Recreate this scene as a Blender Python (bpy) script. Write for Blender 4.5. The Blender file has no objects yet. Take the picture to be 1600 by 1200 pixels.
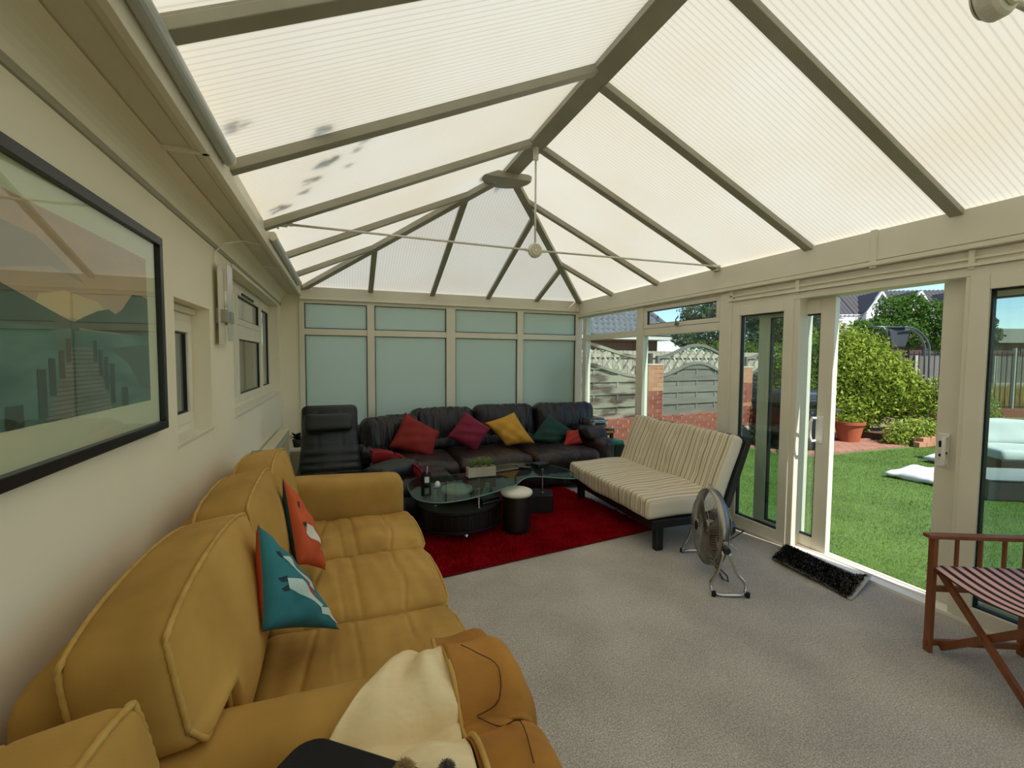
import bpy, math, random
import numpy as np
from mathutils import Matrix, Vector
random.seed(7); rng = np.random.default_rng(11)
S = bpy.context.scene; COL = S.collection
PI = math.pi
# ---------------------------------------------------------------- camera, sky, sun, exposure
cam = bpy.data.cameras.new('camera'); co = bpy.data.objects.new('camera', cam); COL.objects.link(co)
cam.sensor_width = 36; cam.lens = 712.4/1600*36; cam.clip_start = .02; cam.clip_end = 400
yaw, pitch, roll = .35686808, .05380209, -.00550793
cy, sy, cp, sp = math.cos(yaw), math.sin(yaw), math.cos(pitch), math.sin(pitch)
rv = Vector((cy, -sy, 0)); fv = Vector((sy*cp, cy*cp, -sp)); dv = fv.cross(rv)
r2 = rv*math.cos(roll) + dv*math.sin(roll); d2 = dv*math.cos(roll) - rv*math.sin(roll)
m = Matrix((r2, -d2, -fv)).transposed().to_4x4(); m.translation = (0, 0, 1.5)
co.matrix_world = m; S.camera = co
SUN = Vector((.10, -.60, .79)).normalized()
w = bpy.data.worlds.new('sky'); S.world = w; w.use_nodes = True
nt = w.node_tree; nt.nodes.clear()
sk = nt.nodes.new('ShaderNodeTexSky'); sk.sky_type = 'NISHITA'; sk.sun_disc = False
sk.sun_elevation = math.asin(SUN.z); sk.sun_rotation = math.atan2(SUN.x, SUN.y)
sk.air_density = 1.0; sk.dust_density = .1; sk.ozone_density = 4.0; sk.altitude = 1200
bg = nt.nodes.new('ShaderNodeBackground'); bg.inputs[1].default_value = .105
ou = nt.nodes.new('ShaderNodeOutputWorld'); nt.links.new(sk.outputs[0], bg.inputs[0]); nt.links.new(bg.outputs[0], ou.inputs[0])
sl = bpy.data.lights.new('sun', 'SUN'); sl.energy = 3.0; sl.angle = .01; sl.color = (1, .955, .89)
so = bpy.data.objects.new('sun', sl); COL.objects.link(so); so.rotation_euler = SUN.to_track_quat('Z', 'Y').to_euler()
S.cycles.diffuse_bounces = 10; S.cycles.max_bounces = 16; S.cycles.transparent_max_bounces = 24
S.view_settings.view_transform = 'Standard'; S.view_settings.look = 'None'
S.view_settings.exposure = 1.2; S.view_settings.gamma = 1; S.view_settings.use_curve_mapping = False
# ---------------------------------------------------------------- materials
def lin(h):
    h = h.lstrip('#'); c = [int(h[i:i+2], 16)/255 for i in (0, 2, 4)]
    return tuple(x/12.92 if x <= .04045 else ((x+.055)/1.055)**2.4 for x in c) + (1,)
_mc = {}
def N(nt, t, **k):
    n = nt.nodes.new(t)
    for a, b in k.items():
        if a.startswith('i_'): n.inputs[a[2:].replace('_', ' ')].default_value = b
        else: setattr(n, a, b)
    return n
def mat(name, c, c2=None, ns=8., rough=.6, metal=0, bump=0, bs=60., sheen=0, coat=0, spec=.5, stretch=(1,1,1), rnd=0, dist=.01, trans=0, detail=4, contrast=None):
    if name in _mc: return _mc[name]
    m = bpy.data.materials.new(name); m.use_nodes = True; nt = m.node_tree; p = nt.nodes['Principled BSDF']
    L = nt.links.new
    p.inputs['Roughness'].default_value = rough; p.inputs['Metallic'].default_value = metal
    p.inputs['Specular IOR Level'].default_value = spec
    if sheen: p.inputs['Sheen Weight'].default_value = sheen; p.inputs['Sheen Roughness'].default_value = .4; p.inputs['Sheen Tint'].default_value = lin(c2 or c)
    if coat: p.inputs['Coat Weight'].default_value = coat; p.inputs['Coat Roughness'].default_value = .15
    if trans: p.inputs['Transmission Weight'].default_value = trans
    p.inputs['Base Color'].default_value = lin(c)
    tc = N(nt, 'ShaderNodeTexCoord'); mp = N(nt, 'ShaderNodeMapping'); mp.inputs['Scale'].default_value = stretch
    L(tc.outputs['Object'], mp.inputs[0])
    if c2 or rnd:
        no = N(nt, 'ShaderNodeTexNoise'); no.inputs['Scale'].default_value = ns; no.inputs['Detail'].default_value = detail
        L(mp.outputs[0], no.inputs[0])
        mx = N(nt, 'ShaderNodeMix', data_type='RGBA'); mx.inputs['A'].default_value = lin(c); mx.inputs['B'].default_value = lin(c2 or c)
        cr = N(nt, 'ShaderNodeMapRange'); lo, hi = contrast or (.3, .7); cr.inputs[1].default_value = lo; cr.inputs[2].default_value = hi
        L(no.outputs[0], cr.inputs[0])
        if rnd:
            oi = N(nt, 'ShaderNodeObjectInfo'); ad = N(nt, 'ShaderNodeMix', data_type='FLOAT'); ad.inputs['Factor'].default_value = rnd
            L(cr.outputs[0], ad.inputs['A']); L(oi.outputs['Random'], ad.inputs['B']); L(ad.outputs['Result'], mx.inputs['Factor'])
        else: L(cr.outputs[0], mx.inputs['Factor'])
        L(mx.outputs['Result'], p.inputs['Base Color'])
    if bump:
        nb = N(nt, 'ShaderNodeTexNoise'); nb.inputs['Scale'].default_value = bs; nb.inputs['Detail'].default_value = 3
        L(mp.outputs[0], nb.inputs[0]); bp = N(nt, 'ShaderNodeBump'); bp.inputs['Strength'].default_value = bump; bp.inputs['Distance'].default_value = dist
        L(nb.outputs[0], bp.inputs['Height']); L(bp.outputs[0], p.inputs['Normal'])
    _mc[name] = m; return m
def glassmat(name, tint='#f2f7f4', base=.05, top=.75, pw=4.5, rough=0.):
    m = bpy.data.materials.new(name); m.use_nodes = True; nt = m.node_tree; nt.nodes.clear(); L = nt.links.new
    o = N(nt, 'ShaderNodeOutputMaterial'); t = N(nt, 'ShaderNodeBsdfTransparent'); t.inputs[0].default_value = lin(tint)
    g = N(nt, 'ShaderNodeBsdfGlossy'); g.inputs['Roughness'].default_value = rough; g.inputs[0].default_value = (1, 1, 1, 1)
    lw = N(nt, 'ShaderNodeLayerWeight'); lw.inputs[0].default_value = .5
    pwn = N(nt, 'ShaderNodeMath', operation='POWER'); pwn.inputs[1].default_value = pw; L(lw.outputs['Facing'], pwn.inputs[0])
    ma = N(nt, 'ShaderNodeMath', operation='MULTIPLY_ADD'); ma.inputs[1].default_value = top; ma.inputs[2].default_value = base
    L(pwn.outputs[0], ma.inputs[0]); mx = N(nt, 'ShaderNodeMixShader'); L(ma.outputs[0], mx.inputs[0]); L(t.outputs[0], mx.inputs[1]); L(g.outputs[0], mx.inputs[2])
    L(mx.outputs[0], o.inputs[0]); return m
def leafmat(name, c, c2, tr=.35, ns=3.):
    m = bpy.data.materials.new(name); m.use_nodes = True; nt = m.node_tree; nt.nodes.clear(); L = nt.links.new
    o = N(nt, 'ShaderNodeOutputMaterial'); d = N(nt, 'ShaderNodeBsdfDiffuse'); t = N(nt, 'ShaderNodeBsdfTranslucent')
    tc = N(nt, 'ShaderNodeTexCoord'); no = N(nt, 'ShaderNodeTexNoise'); no.inputs['Scale'].default_value = ns; no.inputs['Detail'].default_value = 6
    L(tc.outputs['Object'], no.inputs[0]); cr = N(nt, 'ShaderNodeMapRange'); cr.inputs[1].default_value = .35; cr.inputs[2].default_value = .65
    L(no.outputs[0], cr.inputs[0]); mx = N(nt, 'ShaderNodeMix', data_type='RGBA'); mx.inputs['A'].default_value = lin(c); mx.inputs['B'].default_value = lin(c2)
    L(cr.outputs[0], mx.inputs['Factor']); L(mx.outputs['Result'], d.inputs[0]); L(mx.outputs['Result'], t.inputs[0])
    ms = N(nt, 'ShaderNodeMixShader'); ms.inputs[0].default_value = tr; L(d.outputs[0], ms.inputs[1]); L(t.outputs[0], ms.inputs[2]); L(ms.outputs[0], o.inputs[0]); return m
def sheetmat(name, axis, col='#f8f5ea'):
    # fluted translucent roofing: stripes run down the slope
    m = bpy.data.materials.new(name); m.use_nodes = True; nt = m.node_tree; nt.nodes.clear(); L = nt.links.new
    o = N(nt, 'ShaderNodeOutputMaterial'); d = N(nt, 'ShaderNodeBsdfDiffuse'); t = N(nt, 'ShaderNodeBsdfTranslucent'); g = N(nt, 'ShaderNodeBsdfGlossy'); g.inputs['Roughness'].default_value = .25
    tc = N(nt, 'ShaderNodeTexCoord'); sx = N(nt, 'ShaderNodeSeparateXYZ'); L(tc.outputs['Object'], sx.inputs[0])
    mu = N(nt, 'ShaderNodeMath', operation='MULTIPLY'); mu.inputs[1].default_value = 2*PI/.030; L(sx.outputs[axis], mu.inputs[0])
    sn = N(nt, 'ShaderNodeMath', operation='SINE'); L(mu.outputs[0], sn.inputs[0])
    pw = N(nt, 'ShaderNodeMapRange'); pw.inputs[1].default_value = .5; pw.inputs[2].default_value = 1; pw.inputs[3].default_value = 0; pw.inputs[4].default_value = 1; L(sn.outputs[0], pw.inputs[0])
    no = N(nt, 'ShaderNodeTexNoise'); no.inputs['Scale'].default_value = 1.1; no.inputs['Detail'].default_value = 4; L(tc.outputs['Object'], no.inputs[0])
    nr = N(nt, 'ShaderNodeMapRange'); nr.inputs[1].default_value = .4; nr.inputs[2].default_value = .75; nr.inputs[3].default_value = 0; nr.inputs[4].default_value = .5; L(no.outputs[0], nr.inputs[0])
    m1 = N(nt, 'ShaderNodeMix', data_type='RGBA'); m1.inputs['A'].default_value = lin(col); m1.inputs['B'].default_value = lin('#f3e9d4'); L(nr.outputs[0], m1.inputs['Factor'])
    m2 = N(nt, 'ShaderNodeMix', data_type='RGBA'); L(m1.outputs['Result'], m2.inputs['A']); m2.inputs['B'].default_value = lin('#dcd6c4')
    mm = N(nt, 'ShaderNodeMath', operation='MULTIPLY'); mm.inputs[1].default_value = .8; L(pw.outputs[0], mm.inputs[0]); L(mm.outputs[0], m2.inputs['Factor'])
    L(m2.outputs['Result'], t.inputs[0]); L(m1.outputs['Result'], d.inputs[0])
    bp = N(nt, 'ShaderNodeBump'); bp.inputs['Strength'].default_value = .25; bp.inputs['Distance'].default_value = .004; L(sn.outputs[0], bp.inputs['Height']); L(bp.outputs[0], g.inputs['Normal'])
    a = N(nt, 'ShaderNodeMixShader'); a.inputs[0].default_value = .68; L(d.outputs[0], a.inputs[1]); L(t.outputs[0], a.inputs[2])
    b = N(nt, 'ShaderNodeMixShader'); b.inputs[0].default_value = .04; L(a.outputs[0], b.inputs[1]); L(g.outputs[0], b.inputs[2]); L(b.outputs[0], o.inputs[0]); return m
def stripemat(name, stops, period, axis=0, rough=.8, rot=0., bump=.3, bs=250):
    m = bpy.data.materials.new(name); m.use_nodes = True; nt = m.node_tree; p = nt.nodes['Principled BSDF']; L = nt.links.new; p.inputs['Roughness'].default_value = rough
    tc = N(nt, 'ShaderNodeTexCoord'); mp = N(nt, 'ShaderNodeMapping'); mp.inputs['Rotation'].default_value = (0, 0, rot); L(tc.outputs['Object'], mp.inputs[0])
    sx = N(nt, 'ShaderNodeSeparateXYZ'); L(mp.outputs[0], sx.inputs[0])
    d = N(nt, 'ShaderNodeMath', operation='DIVIDE'); d.inputs[1].default_value = period; L(sx.outputs[axis], d.inputs[0])
    f = N(nt, 'ShaderNodeMath', operation='FRACT'); L(d.outputs[0], f.inputs[0])
    r = N(nt, 'ShaderNodeValToRGB'); r.color_ramp.interpolation = 'CONSTANT'; L(f.outputs[0], r.inputs[0])
    e = r.color_ramp.elements
    while len(e) < len(stops): e.new(.5)
    for i, (q, c) in enumerate(stops): e[i].position = q
    for i, (q, c) in enumerate(stops): e[i].color = lin(c)
    L(r.outputs[0], p.inputs['Base Color'])
    nb = N(nt, 'ShaderNodeTexNoise'); nb.inputs['Scale'].default_value = bs; L(tc.outputs['Object'], nb.inputs[0]); bp = N(nt, 'ShaderNodeBump'); bp.inputs['Strength'].default_value = bump; bp.inputs['Distance'].default_value = .002
    L(nb.outputs[0], bp.inputs['Height']); L(bp.outputs[0], p.inputs['Normal']); return m
# ---------------------------------------------------------------- objects
WM = {}
def tag(o, label=None, cat=None, group=None, kind=None):
    if label: o['label'] = label
    if cat: o['category'] = cat
    if group: o['group'] = group
    if kind: o['kind'] = kind
    return o
def T(name, label, cat, loc=(0,0,0), rz=0, group=None, kind=None):
    o = bpy.data.objects.new(name, None); o.empty_display_size = .1; COL.objects.link(o)
    o.location = loc; o.rotation_euler = (0, 0, rz); WM[o.name] = Matrix.Translation(loc) @ Matrix.Rotation(rz, 4, 'Z')
    return tag(o, label, cat, group, kind)
def ST(name, loc=(0,0,0)):
    return T(name, None, None, loc, kind='structure')
def link(name, me, parent, M=None):
    """object whose mesh is given in world space when M is None, else placed by world matrix M"""
    o = bpy.data.objects.new(name, me); COL.objects.link(o)
    M = M or Matrix.Identity(4)
    WM[o.name] = M
    if parent: o.parent = parent; o.matrix_basis = WM[parent.name].inverted() @ M
    else: o.matrix_basis = M
    return o
def frames(pts):
    pts = [Vector(p) for p in pts]; n = len(pts); T_ = []
    for i in range(n):
        a = pts[max(i-1, 0)]; b = pts[min(i+1, n-1)]; t = (b-a); T_.append(t.normalized() if t.length > 1e-9 else Vector((0,0,1)))
    up = Vector((0,0,1)) if abs(T_[0].z) < .9 else Vector((1,0,0)); out = []
    x = T_[0].cross(up).normalized()
    for t in T_:
        x = (x - t*x.dot(t)); x = x.normalized() if x.length > 1e-6 else t.orthogonal().normalized()
        out.append((x, t.cross(x).normalized()))
    return pts, out
class G:
    def __init__(s): s.v = []; s.f = []; s.mi = []; s.cur = 0
    def add(s, v, f):
        n = len(s.v); s.v.extend([tuple(map(float, p)) for p in v]); s.f.extend([tuple(i+n for i in q) for q in f]); s.mi.extend([s.cur]*len(f)); return s
    def box(s, x0, x1, y0, y1, z0, z1, M=None):
        v = [(x0,y0,z0),(x1,y0,z0),(x1,y1,z0),(x0,y1,z0),(x0,y0,z1),(x1,y0,z1),(x1,y1,z1),(x0,y1,z1)]
        if M is not None: v = [M @ Vector(p) for p in v]
        return s.add(v, [(0,3,2,1),(4,5,6,7),(0,1,5,4),(1,2,6,5),(2,3,7,6),(3,0,4,7)])
    def bar(s, p0, p1, w, h, up=(0,0,1)):
        p0, p1 = Vector(p0), Vector(p1); d = (p1-p0); L = d.length; d.normalize(); u = Vector(up)
        x = d.cross(u); x = x.normalized() if x.length > 1e-6 else d.orthogonal().normalized(); u = x.cross(d).normalized()
        M = Matrix((x, d, u)).transposed().to_4x4(); M.translation = p0
        return s.box(-w/2, w/2, 0, L, -h/2, h/2, M)
    def tube(s, pts, r, n=8, closed=False, caps=True):
        P, F = frames(pts); k = len(P); rr = r if hasattr(r, '__len__') else [r]*k; v = []; f = []
        for i, p in enumerate(P):
            a, b = F[i]
            for j in range(n):
                t = 2*PI*j/n; v.append(p + a*(rr[i]*math.cos(t)) + b*(rr[i]*math.sin(t)))
        for i in range(k-1 + (1 if closed else 0)):
            i2 = (i+1) % k
            for j in range(n): j2 = (j+1) % n; f.append((i*n+j, i*n+j2, i2*n+j2, i2*n+j))
        if caps and not closed: f.append(tuple(range(n))[::-1]); f.append(tuple((k-1)*n+j for j in range(n)))
        return s.add(v, f)
    def cyl(s, c, r, z0, z1, n=24, r2=None):
        return s.tube([(c[0], c[1], z0), (c[0], c[1], z1)], [r, r2 if r2 is not None else r], n)
    def lathe(s, c, prof, n=32, M=None):
        v = []; f = []; k = len(prof)
        for (r, z) in prof:
            for j in range(n):
                t = 2*PI*j/n; p = Vector((r*math.cos(t), r*math.sin(t), z)); p = (M @ p) if M is not None else p + Vector(c); v.append(p)
        for i in range(k-1):
            for j in range(n): j2 = (j+1) % n; f.append((i*n+j, i*n+j2, (i+1)*n+j2, (i+1)*n+j))
        if prof[0][0] > 1e-4: f.append(tuple(range(n))[::-1])
        if prof[-1][0] > 1e-4: f.append(tuple((k-1)*n+j for j in range(n)))
        return s.add(v, f)
    def prism(s, poly, fn0, fn1):
        n = len(poly); v = [fn0(*p) for p in poly] + [fn1(*p) for p in poly]
        f = [tuple(range(n))[::-1], tuple(range(n, 2*n))] + [(i, (i+1) % n, n+(i+1) % n, n+i) for i in range(n)]
        return s.add(v, f)
    def grid(s, fn, nu, nv, u0=0, u1=1, v0=0, v1=1, closeu=False):
        v = [fn(u0+(u1-u0)*i/nu, v0+(v1-v0)*j/nv) for i in range(nu+1) for j in range(nv+1)]
        f = [(i*(nv+1)+j, (i+1)*(nv+1)+j, (i+1)*(nv+1)+j+1, i*(nv+1)+j+1) for i in range(nu) for j in range(nv)]
        return s.add(v, f)
    def rb(s, c, size, r, n=(10,10,10), deform=None, M=None):
        """rounded soft box, c = centre, size = full size"""
        a = np.array(size)/2; r = min(r, a.min()*.999); idx = {}; V = []; F = []
        def vid(p):
            k = tuple(round(q, 5) for q in p)
            if k not in idx: idx[k] = len(V); V.append(p)
            return idx[k]
        for ax in range(3):
            o1, o2 = [i for i in range(3) if i != ax]
            for sg in (-1, 1):
                for i in range(n[o1]):
                    for j in range(n[o2]):
                        q = []
                        for (ii, jj) in ((i,j),(i+1,j),(i+1,j+1),(i,j+1)):
                            p = [0,0,0]; p[ax] = sg; p[o1] = -1+2*ii/n[o1]; p[o2] = -1+2*jj/n[o2]; q.append(vid(tuple(p)))
                        flip = (sg < 0) ^ (ax == 1)
                        F.append(tuple(q[::-1]) if flip else tuple(q))
        P = np.array(V)
        # denser rings towards the edges
        P = np.sign(P)*(1-(1-np.abs(P))**1.35)*1.0
        P = P*a; inner = np.clip(P, -(a-r), a-r); d = P-inner; ln = np.linalg.norm(d, axis=1, keepdims=True); ln[ln < 1e-9] = 1
        P = inner + d/ln*r
        if deform is not None: P = deform(P, a)
        P = P + np.array(c) if M is None else np.array([tuple(M @ Vector(p)) for p in P])
        return s.add(P, F)
    def pillow(s, c00, c10, c11, c01, t, n=16, pinch=.07, wr=.006, seed=0, mats=False, flip=1, bend=0.):
        c = [np.array(q, float) for q in (c00, c10, c11, c01)]
        nn = np.cross(c[1]-c[0], c[3]-c[0]); nn /= np.linalg.norm(nn); nn *= flip
        rs = np.random.default_rng(seed); ph = rs.uniform(0, 6, 8)
        for side in (1, -1):
            if mats: s.cur = 0 if side == 1 else 1
            def fn(u, v):
                uu = u*(1-pinch*(1-v*v)); vv = v*(1-pinch*(1-u*u)); a, b = (uu+1)/2, (vv+1)/2
                p = c[0]*(1-a)*(1-b)+c[1]*a*(1-b)+c[2]*a*b+c[3]*(1-a)*b
                e = max(0, (1-u*u))*max(0, (1-v*v)); h = t/2*(e**.42)
                h += wr*(e**.5)*(math.sin(7*u+ph[0]+3*v)+math.sin(9*v+ph[1]-4*u)+.6*math.sin(15*u*v+ph[2]))
                return p + nn*(side*h - bend*(u*u+v*v))
            # grid (orientation by side)
            g0 = len(s.f); s.grid(fn, n, n, -1, 1, -1, 1)
            if side*flip < 0: s.f[g0:] = [q[::-1] for q in s.f[g0:]]
        return s
    def mesh(s, name, mats, smooth=False, weld=False):
        me = bpy.data.meshes.new(name); me.from_pydata(s.v, [], s.f)
        for q in (mats if isinstance(mats, (list, tuple)) else [mats]): me.materials.append(q)
        if any(s.mi): me.polygons.foreach_set('material_index', s.mi)
        if smooth: me.polygons.foreach_set('use_smooth', [True]*len(s.f))
        me.update()
        if weld:
            import bmesh
            b = bmesh.new(); b.from_mesh(me); bmesh.ops.remove_doubles(b, verts=b.verts, dist=1e-4); b.to_mesh(me); b.free()
        return me
    def o(s, name, mats, parent=None, smooth=False, bevel=0, weld=False, label=None, cat=None, group=None, kind=None, seg=2):
        if parent is None and kind != 'structure' or parent is None:
            a = np.array(s.v); c = Vector(((a[:,0].min()+a[:,0].max())/2, (a[:,1].min()+a[:,1].max())/2, a[:,2].min()))
        else: c = WM[parent.name].translation.copy()
        s.v = [(p[0]-c.x, p[1]-c.y, p[2]-c.z) for p in s.v]
        me = s.mesh(name, mats, smooth, weld); o = link(name, me, parent, Matrix.Translation(c))
        if bevel:
            md = o.modifiers.new('Bevel', 'BEVEL'); md.width = bevel; md.segments = seg; md.limit_method = 'ANGLE'; md.angle_limit = .6; md.harden_normals = False
        if smooth == 'auto': me.polygons.foreach_set('use_smooth', [False]*len(me.polygons))
        return tag(o, label, cat, group, kind)
def inst(name, me, parent, M, mats=None):
    return link(name, me, parent, M)
def fastmesh(name, V, F, mats, smooth=False, mi=None):
    """numpy vertices (n,3) and faces (m,k)"""
    me = bpy.data.meshes.new(name); n, mm, k = len(V), len(F), F.shape[1]
    me.vertices.add(n); me.vertices.foreach_set('co', np.asarray(V, np.float32).ravel())
    me.loops.add(mm*k); me.loops.foreach_set('vertex_index', np.asarray(F, np.int32).ravel())
    me.polygons.add(mm); me.polygons.foreach_set('loop_start', np.arange(0, mm*k, k, dtype=np.int32))
    for q in (mats if isinstance(mats, (list, tuple)) else [mats]): me.materials.append(q)
    if mi is not None: me.polygons.foreach_set('material_index', np.asarray(mi, np.int32))
    me.update(calc_edges=True); me.validate(); return me
def fso(name, V, F, mats, parent=None, mi=None, **k):
    V = np.asarray(V); c = Vector(((V[:,0].min()+V[:,0].max())/2, (V[:,1].min()+V[:,1].max())/2, V[:,2].min())) if parent is None else WM[parent.name].translation.copy()
    me = fastmesh(name, V-np.array(c), F, mats, mi=mi); return tag(link(name, me, parent, Matrix.Translation(c)), **k)
def wav(P, seed, f=6., amp=.01, k=5):
    rs = np.random.default_rng(seed); o = np.zeros(len(P))
    for i in range(k):
        d = rs.normal(size=3); d /= np.linalg.norm(d); o += np.sin(P @ d*f*(1+i*.55)+rs.uniform(0, 6))/(1+i*.4)
    return o*amp/2
def Mloc(loc, rx=0, ry=0, rz=0, sc=1):
    return Matrix.Translation(loc) @ Matrix.Rotation(rz, 4, 'Z') @ Matrix.Rotation(ry, 4, 'Y') @ Matrix.Rotation(rx, 4, 'X') @ Matrix.Scale(sc, 4)
# ================================================================ THE ROOM
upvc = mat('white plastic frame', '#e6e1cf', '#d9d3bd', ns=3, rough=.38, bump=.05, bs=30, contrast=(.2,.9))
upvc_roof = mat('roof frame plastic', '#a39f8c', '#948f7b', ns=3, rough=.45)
wallm = mat('painted plaster', '#eee7d1', '#e6dec5', ns=1.5, rough=.85, bump=.08, bs=60, contrast=(.25,.85), dist=.004)
clad = mat('soffit cladding', '#d6d0b8', '#cac3a9', ns=2, rough=.45)
gasket = mat('black rubber gasket', '#0d0f10', rough=.5)
glass = glassmat('clear window glass', '#eef5f1')
sealm = mat('pale sealant', '#efeade', rough=.5)  # threshold colour, a little paler than the frames
chrome = mat('polished chrome', '#c9c8c4', rough=.18, metal=1)
W, D, XL, YB, ZE = 3.36, 6.1, -.68, -4.6, 2.36
# floor: wall to wall grey carpet
carpet = mat('grey carpet', '#a1988c', '#ded5c7', ns=150, rough=.95, bump=.9, bs=300, dist=.006, sheen=.2, contrast=(.36,.64), detail=7)
nt = carpet.node_tree; p = nt.nodes['Principled BSDF']; src = p.inputs['Base Color'].links[0].from_socket
no = N(nt, 'ShaderNodeTexNoise'); no.inputs['Scale'].default_value = 2.2; no.inputs['Detail'].default_value = 5
no2 = N(nt, 'ShaderNodeTexNoise'); no2.inputs['Scale'].default_value = 60; no2.inputs['Detail'].default_value = 2
tcc = N(nt, 'ShaderNodeTexCoord'); nt.links.new(tcc.outputs['Object'], no.inputs[0]); nt.links.new(tcc.outputs['Object'], no2.inputs[0])
ad = N(nt, 'ShaderNodeMath', operation='MULTIPLY_ADD'); ad.inputs[1].default_value = .5; nt.links.new(no2.outputs[0], ad.inputs[0]); nt.links.new(no.outputs[0], ad.inputs[2])
mr = N(nt, 'ShaderNodeMapRange'); mr.inputs[1].default_value = .55; mr.inputs[2].default_value = .95; mr.inputs[3].default_value = .74; mr.inputs[4].default_value = 1.08
nt.links.new(ad.outputs[0], mr.inputs[0]); mu = N(nt, 'ShaderNodeMix', data_type='RGBA', blend_type='MULTIPLY'); mu.inputs['Factor'].default_value = 1
nt.links.new(src, mu.inputs['A']); nt.links.new(mr.outputs[0], mu.inputs['B']); nt.links.new(mu.outputs['Result'], p.inputs['Base Color'])
G().box(XL-1.0, W+.02, YB, D+.25, -.12, 0).o('floor', carpet, kind='structure')
# left house wall with two window reveals
g = G(); x0, x1 = XL-.16, XL
w1 = (2.38, 2.95, 1.115, 1.765); w2 = (3.52, 5.84, 1.115, 2.095)
g.box(x0, x1, YB, w1[0], 0, 2.6); g.box(x0, x1, w1[0], w1[1], 0, w1[2]); g.box(x0, x1, w1[0], w1[1], w1[3], 2.6)
g.box(x0, x1, w1[1], w2[0], 0, 2.6); g.box(x0, x1, w2[0], w2[1], 0, w2[2]); g.box(x0, x1, w2[0], w2[1], w2[3], 2.6); g.box(x0, x1, w2[1], D+.1, 0, 2.6)
g.o('wall_left', wallm, kind='structure')
G().box(XL-.16, -.47, D, D+.12, 0, 2.5).o('wall_far', wallm, kind='structure')
w = ST('window_6', (1.3, YB, 0))  # unseen end wall behind the camera, glazed to let in more daylight
G().box(XL, W+.05, YB-.08, YB, 0, .12).box(XL, W+.05, YB-.08, YB, 2.1, 2.4).o('frame_rail', upvc, w, bevel=.003)
for x in (XL+.05, .32, 1.34, 2.36, W-.03): G().box(x-.05, x+.05, YB-.07, YB+.01, .12, 2.12).o('mullion', upvc, w, bevel=.003)
for a, b in ((XL+.1, .27), (.37, 1.29), (1.39, 2.31), (2.41, W-.08)): G().box(a, b, YB-.04, YB-.034, .12, 2.1).o('pane', glass, w)
g = G(); zg = lambda x: 2.375+.447*min(x+.45, W-x)+.02
g.add([(XL, YB-.05, 2.4), (-.45, YB-.05, 2.4), (1.445, YB-.05, zg(1.445)), (W+.05, YB-.05, 2.4), (XL, YB, 2.4), (-.45, YB, 2.4), (1.445, YB, zg(1.445)), (W+.05, YB, 2.4)], [(0,3,2,1), (4,5,6,7), (1,2,6,5), (2,3,7,6)]).o('gable_panel', upvc, w)
# dark room seen behind the house windows
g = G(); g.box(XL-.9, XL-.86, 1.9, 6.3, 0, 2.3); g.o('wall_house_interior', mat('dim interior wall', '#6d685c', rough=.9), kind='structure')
# coving, soffit and fascia box along the left eave
tr = ST('trim_1', (XL, 0, 2.15))
def ext(poly, y0, y1): return G().prism(poly, lambda x, z: (x, y0, z), lambda x, z: (x, y1, z))
ext([(XL, 2.128), (XL+.008, 2.13), (XL+.012, 2.142), (XL+.008, 2.154), (XL, 2.156)], YB, D).o('bead', mat('dark groove bead', '#a39d87', rough=.6), tr)  # bead coloured darker than the wall to draw the groove line
cove = [(XL, 2.156)] + [(XL+.085*(1-math.cos(t)), 2.156+.10*math.sin(t)) for t in np.linspace(.1, PI/2, 8)] + [(XL, 2.27)]
ext(cove, YB, D).o('coving', wallm, tr, smooth=False)
for a, b in ((YB, -.3), (-.3, 2.02), (2.02, 4.3), (4.3, D)):
    g = ext([(XL+.066, 2.262), (-.512, 2.262), (-.512, 2.258), (-.505, 2.258), (-.505, 2.262), (-.497, 2.262), (-.497, 2.257), (-.452, 2.257), (-.452, 2.30), (-.60, 2.31)], a+.004, b-.004)
    g.o('soffit_panel', clad, tr, bevel=.0015)
for yj in (-.3, 2.02, 4.3): ext([(XL+.08, 2.250), (-.447, 2.250), (-.447, 2.31), (XL+.08, 2.31)], yj-.012, yj+.012).o('joint_cover', upvc, tr, bevel=.002)
ext([(-.475, 2.25), (-.452, 2.25), (-.447, 2.30), (-.452, 2.37), (-.475, 2.37)], YB, D).o('fascia', upvc, tr, bevel=.002)
# house windows
def lightframe(parent, x, y0, y1, z0, z1, fw=.05, th=.05, pane=None, gz=True, dirx=1):
    """rectangular frame in a plane x = const, with gasket and glass"""
    g = G(); xa, xb = x-th/2, x+th/2
    g.box(xa, xb, y0, y1, z0, z0+fw); g.box(xa, xb, y0, y1, z1-fw, z1); g.box(xa, xb, y0, y0+fw, z0+fw, z1-fw); g.box(xa, xb, y1-fw, y1, z0+fw, z1-fw)
    f = g.o('sash', upvc, parent, bevel=.004)
    k = .008; g = G(); a, b, c, d = y0+fw, y1-fw, z0+fw, z1-fw
    g.box(x-.012, x+.012, a, b, c, c+k); g.box(x-.012, x+.012, a, b, d-k, d); g.box(x-.012, x+.012, a, a+k, c, d); g.box(x-.012, x+.012, b-k, b, c, d)
    g.o('gasket', gasket, f)
    G().box(x-.004, x+.004, a, b, c, d).o('pane', pane or glass, f)
    return f
def outer(parent, x, y0, y1, z0, z1, fw=.045, th=.06, name='frame'):
    g = G(); xa, xb = x-th/2, x+th/2
    g.box(xa, xb, y0, y1, z0, z0+fw); g.box(xa, xb, y0, y1, z1-fw, z1); g.box(xa, xb, y0, y0+fw, z0+fw, z1-fw); g.box(xa, xb, y1-fw, y1, z0+fw, z1-fw)
    return g.o(name, upvc, parent, bevel=.003)
xg = XL-.115
w = ST('window_1', (xg, 2.66, 1.1)); outer(w, xg, w1[0]+.002, w1[1]-.002, w1[2], w1[3]-.035)
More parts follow.
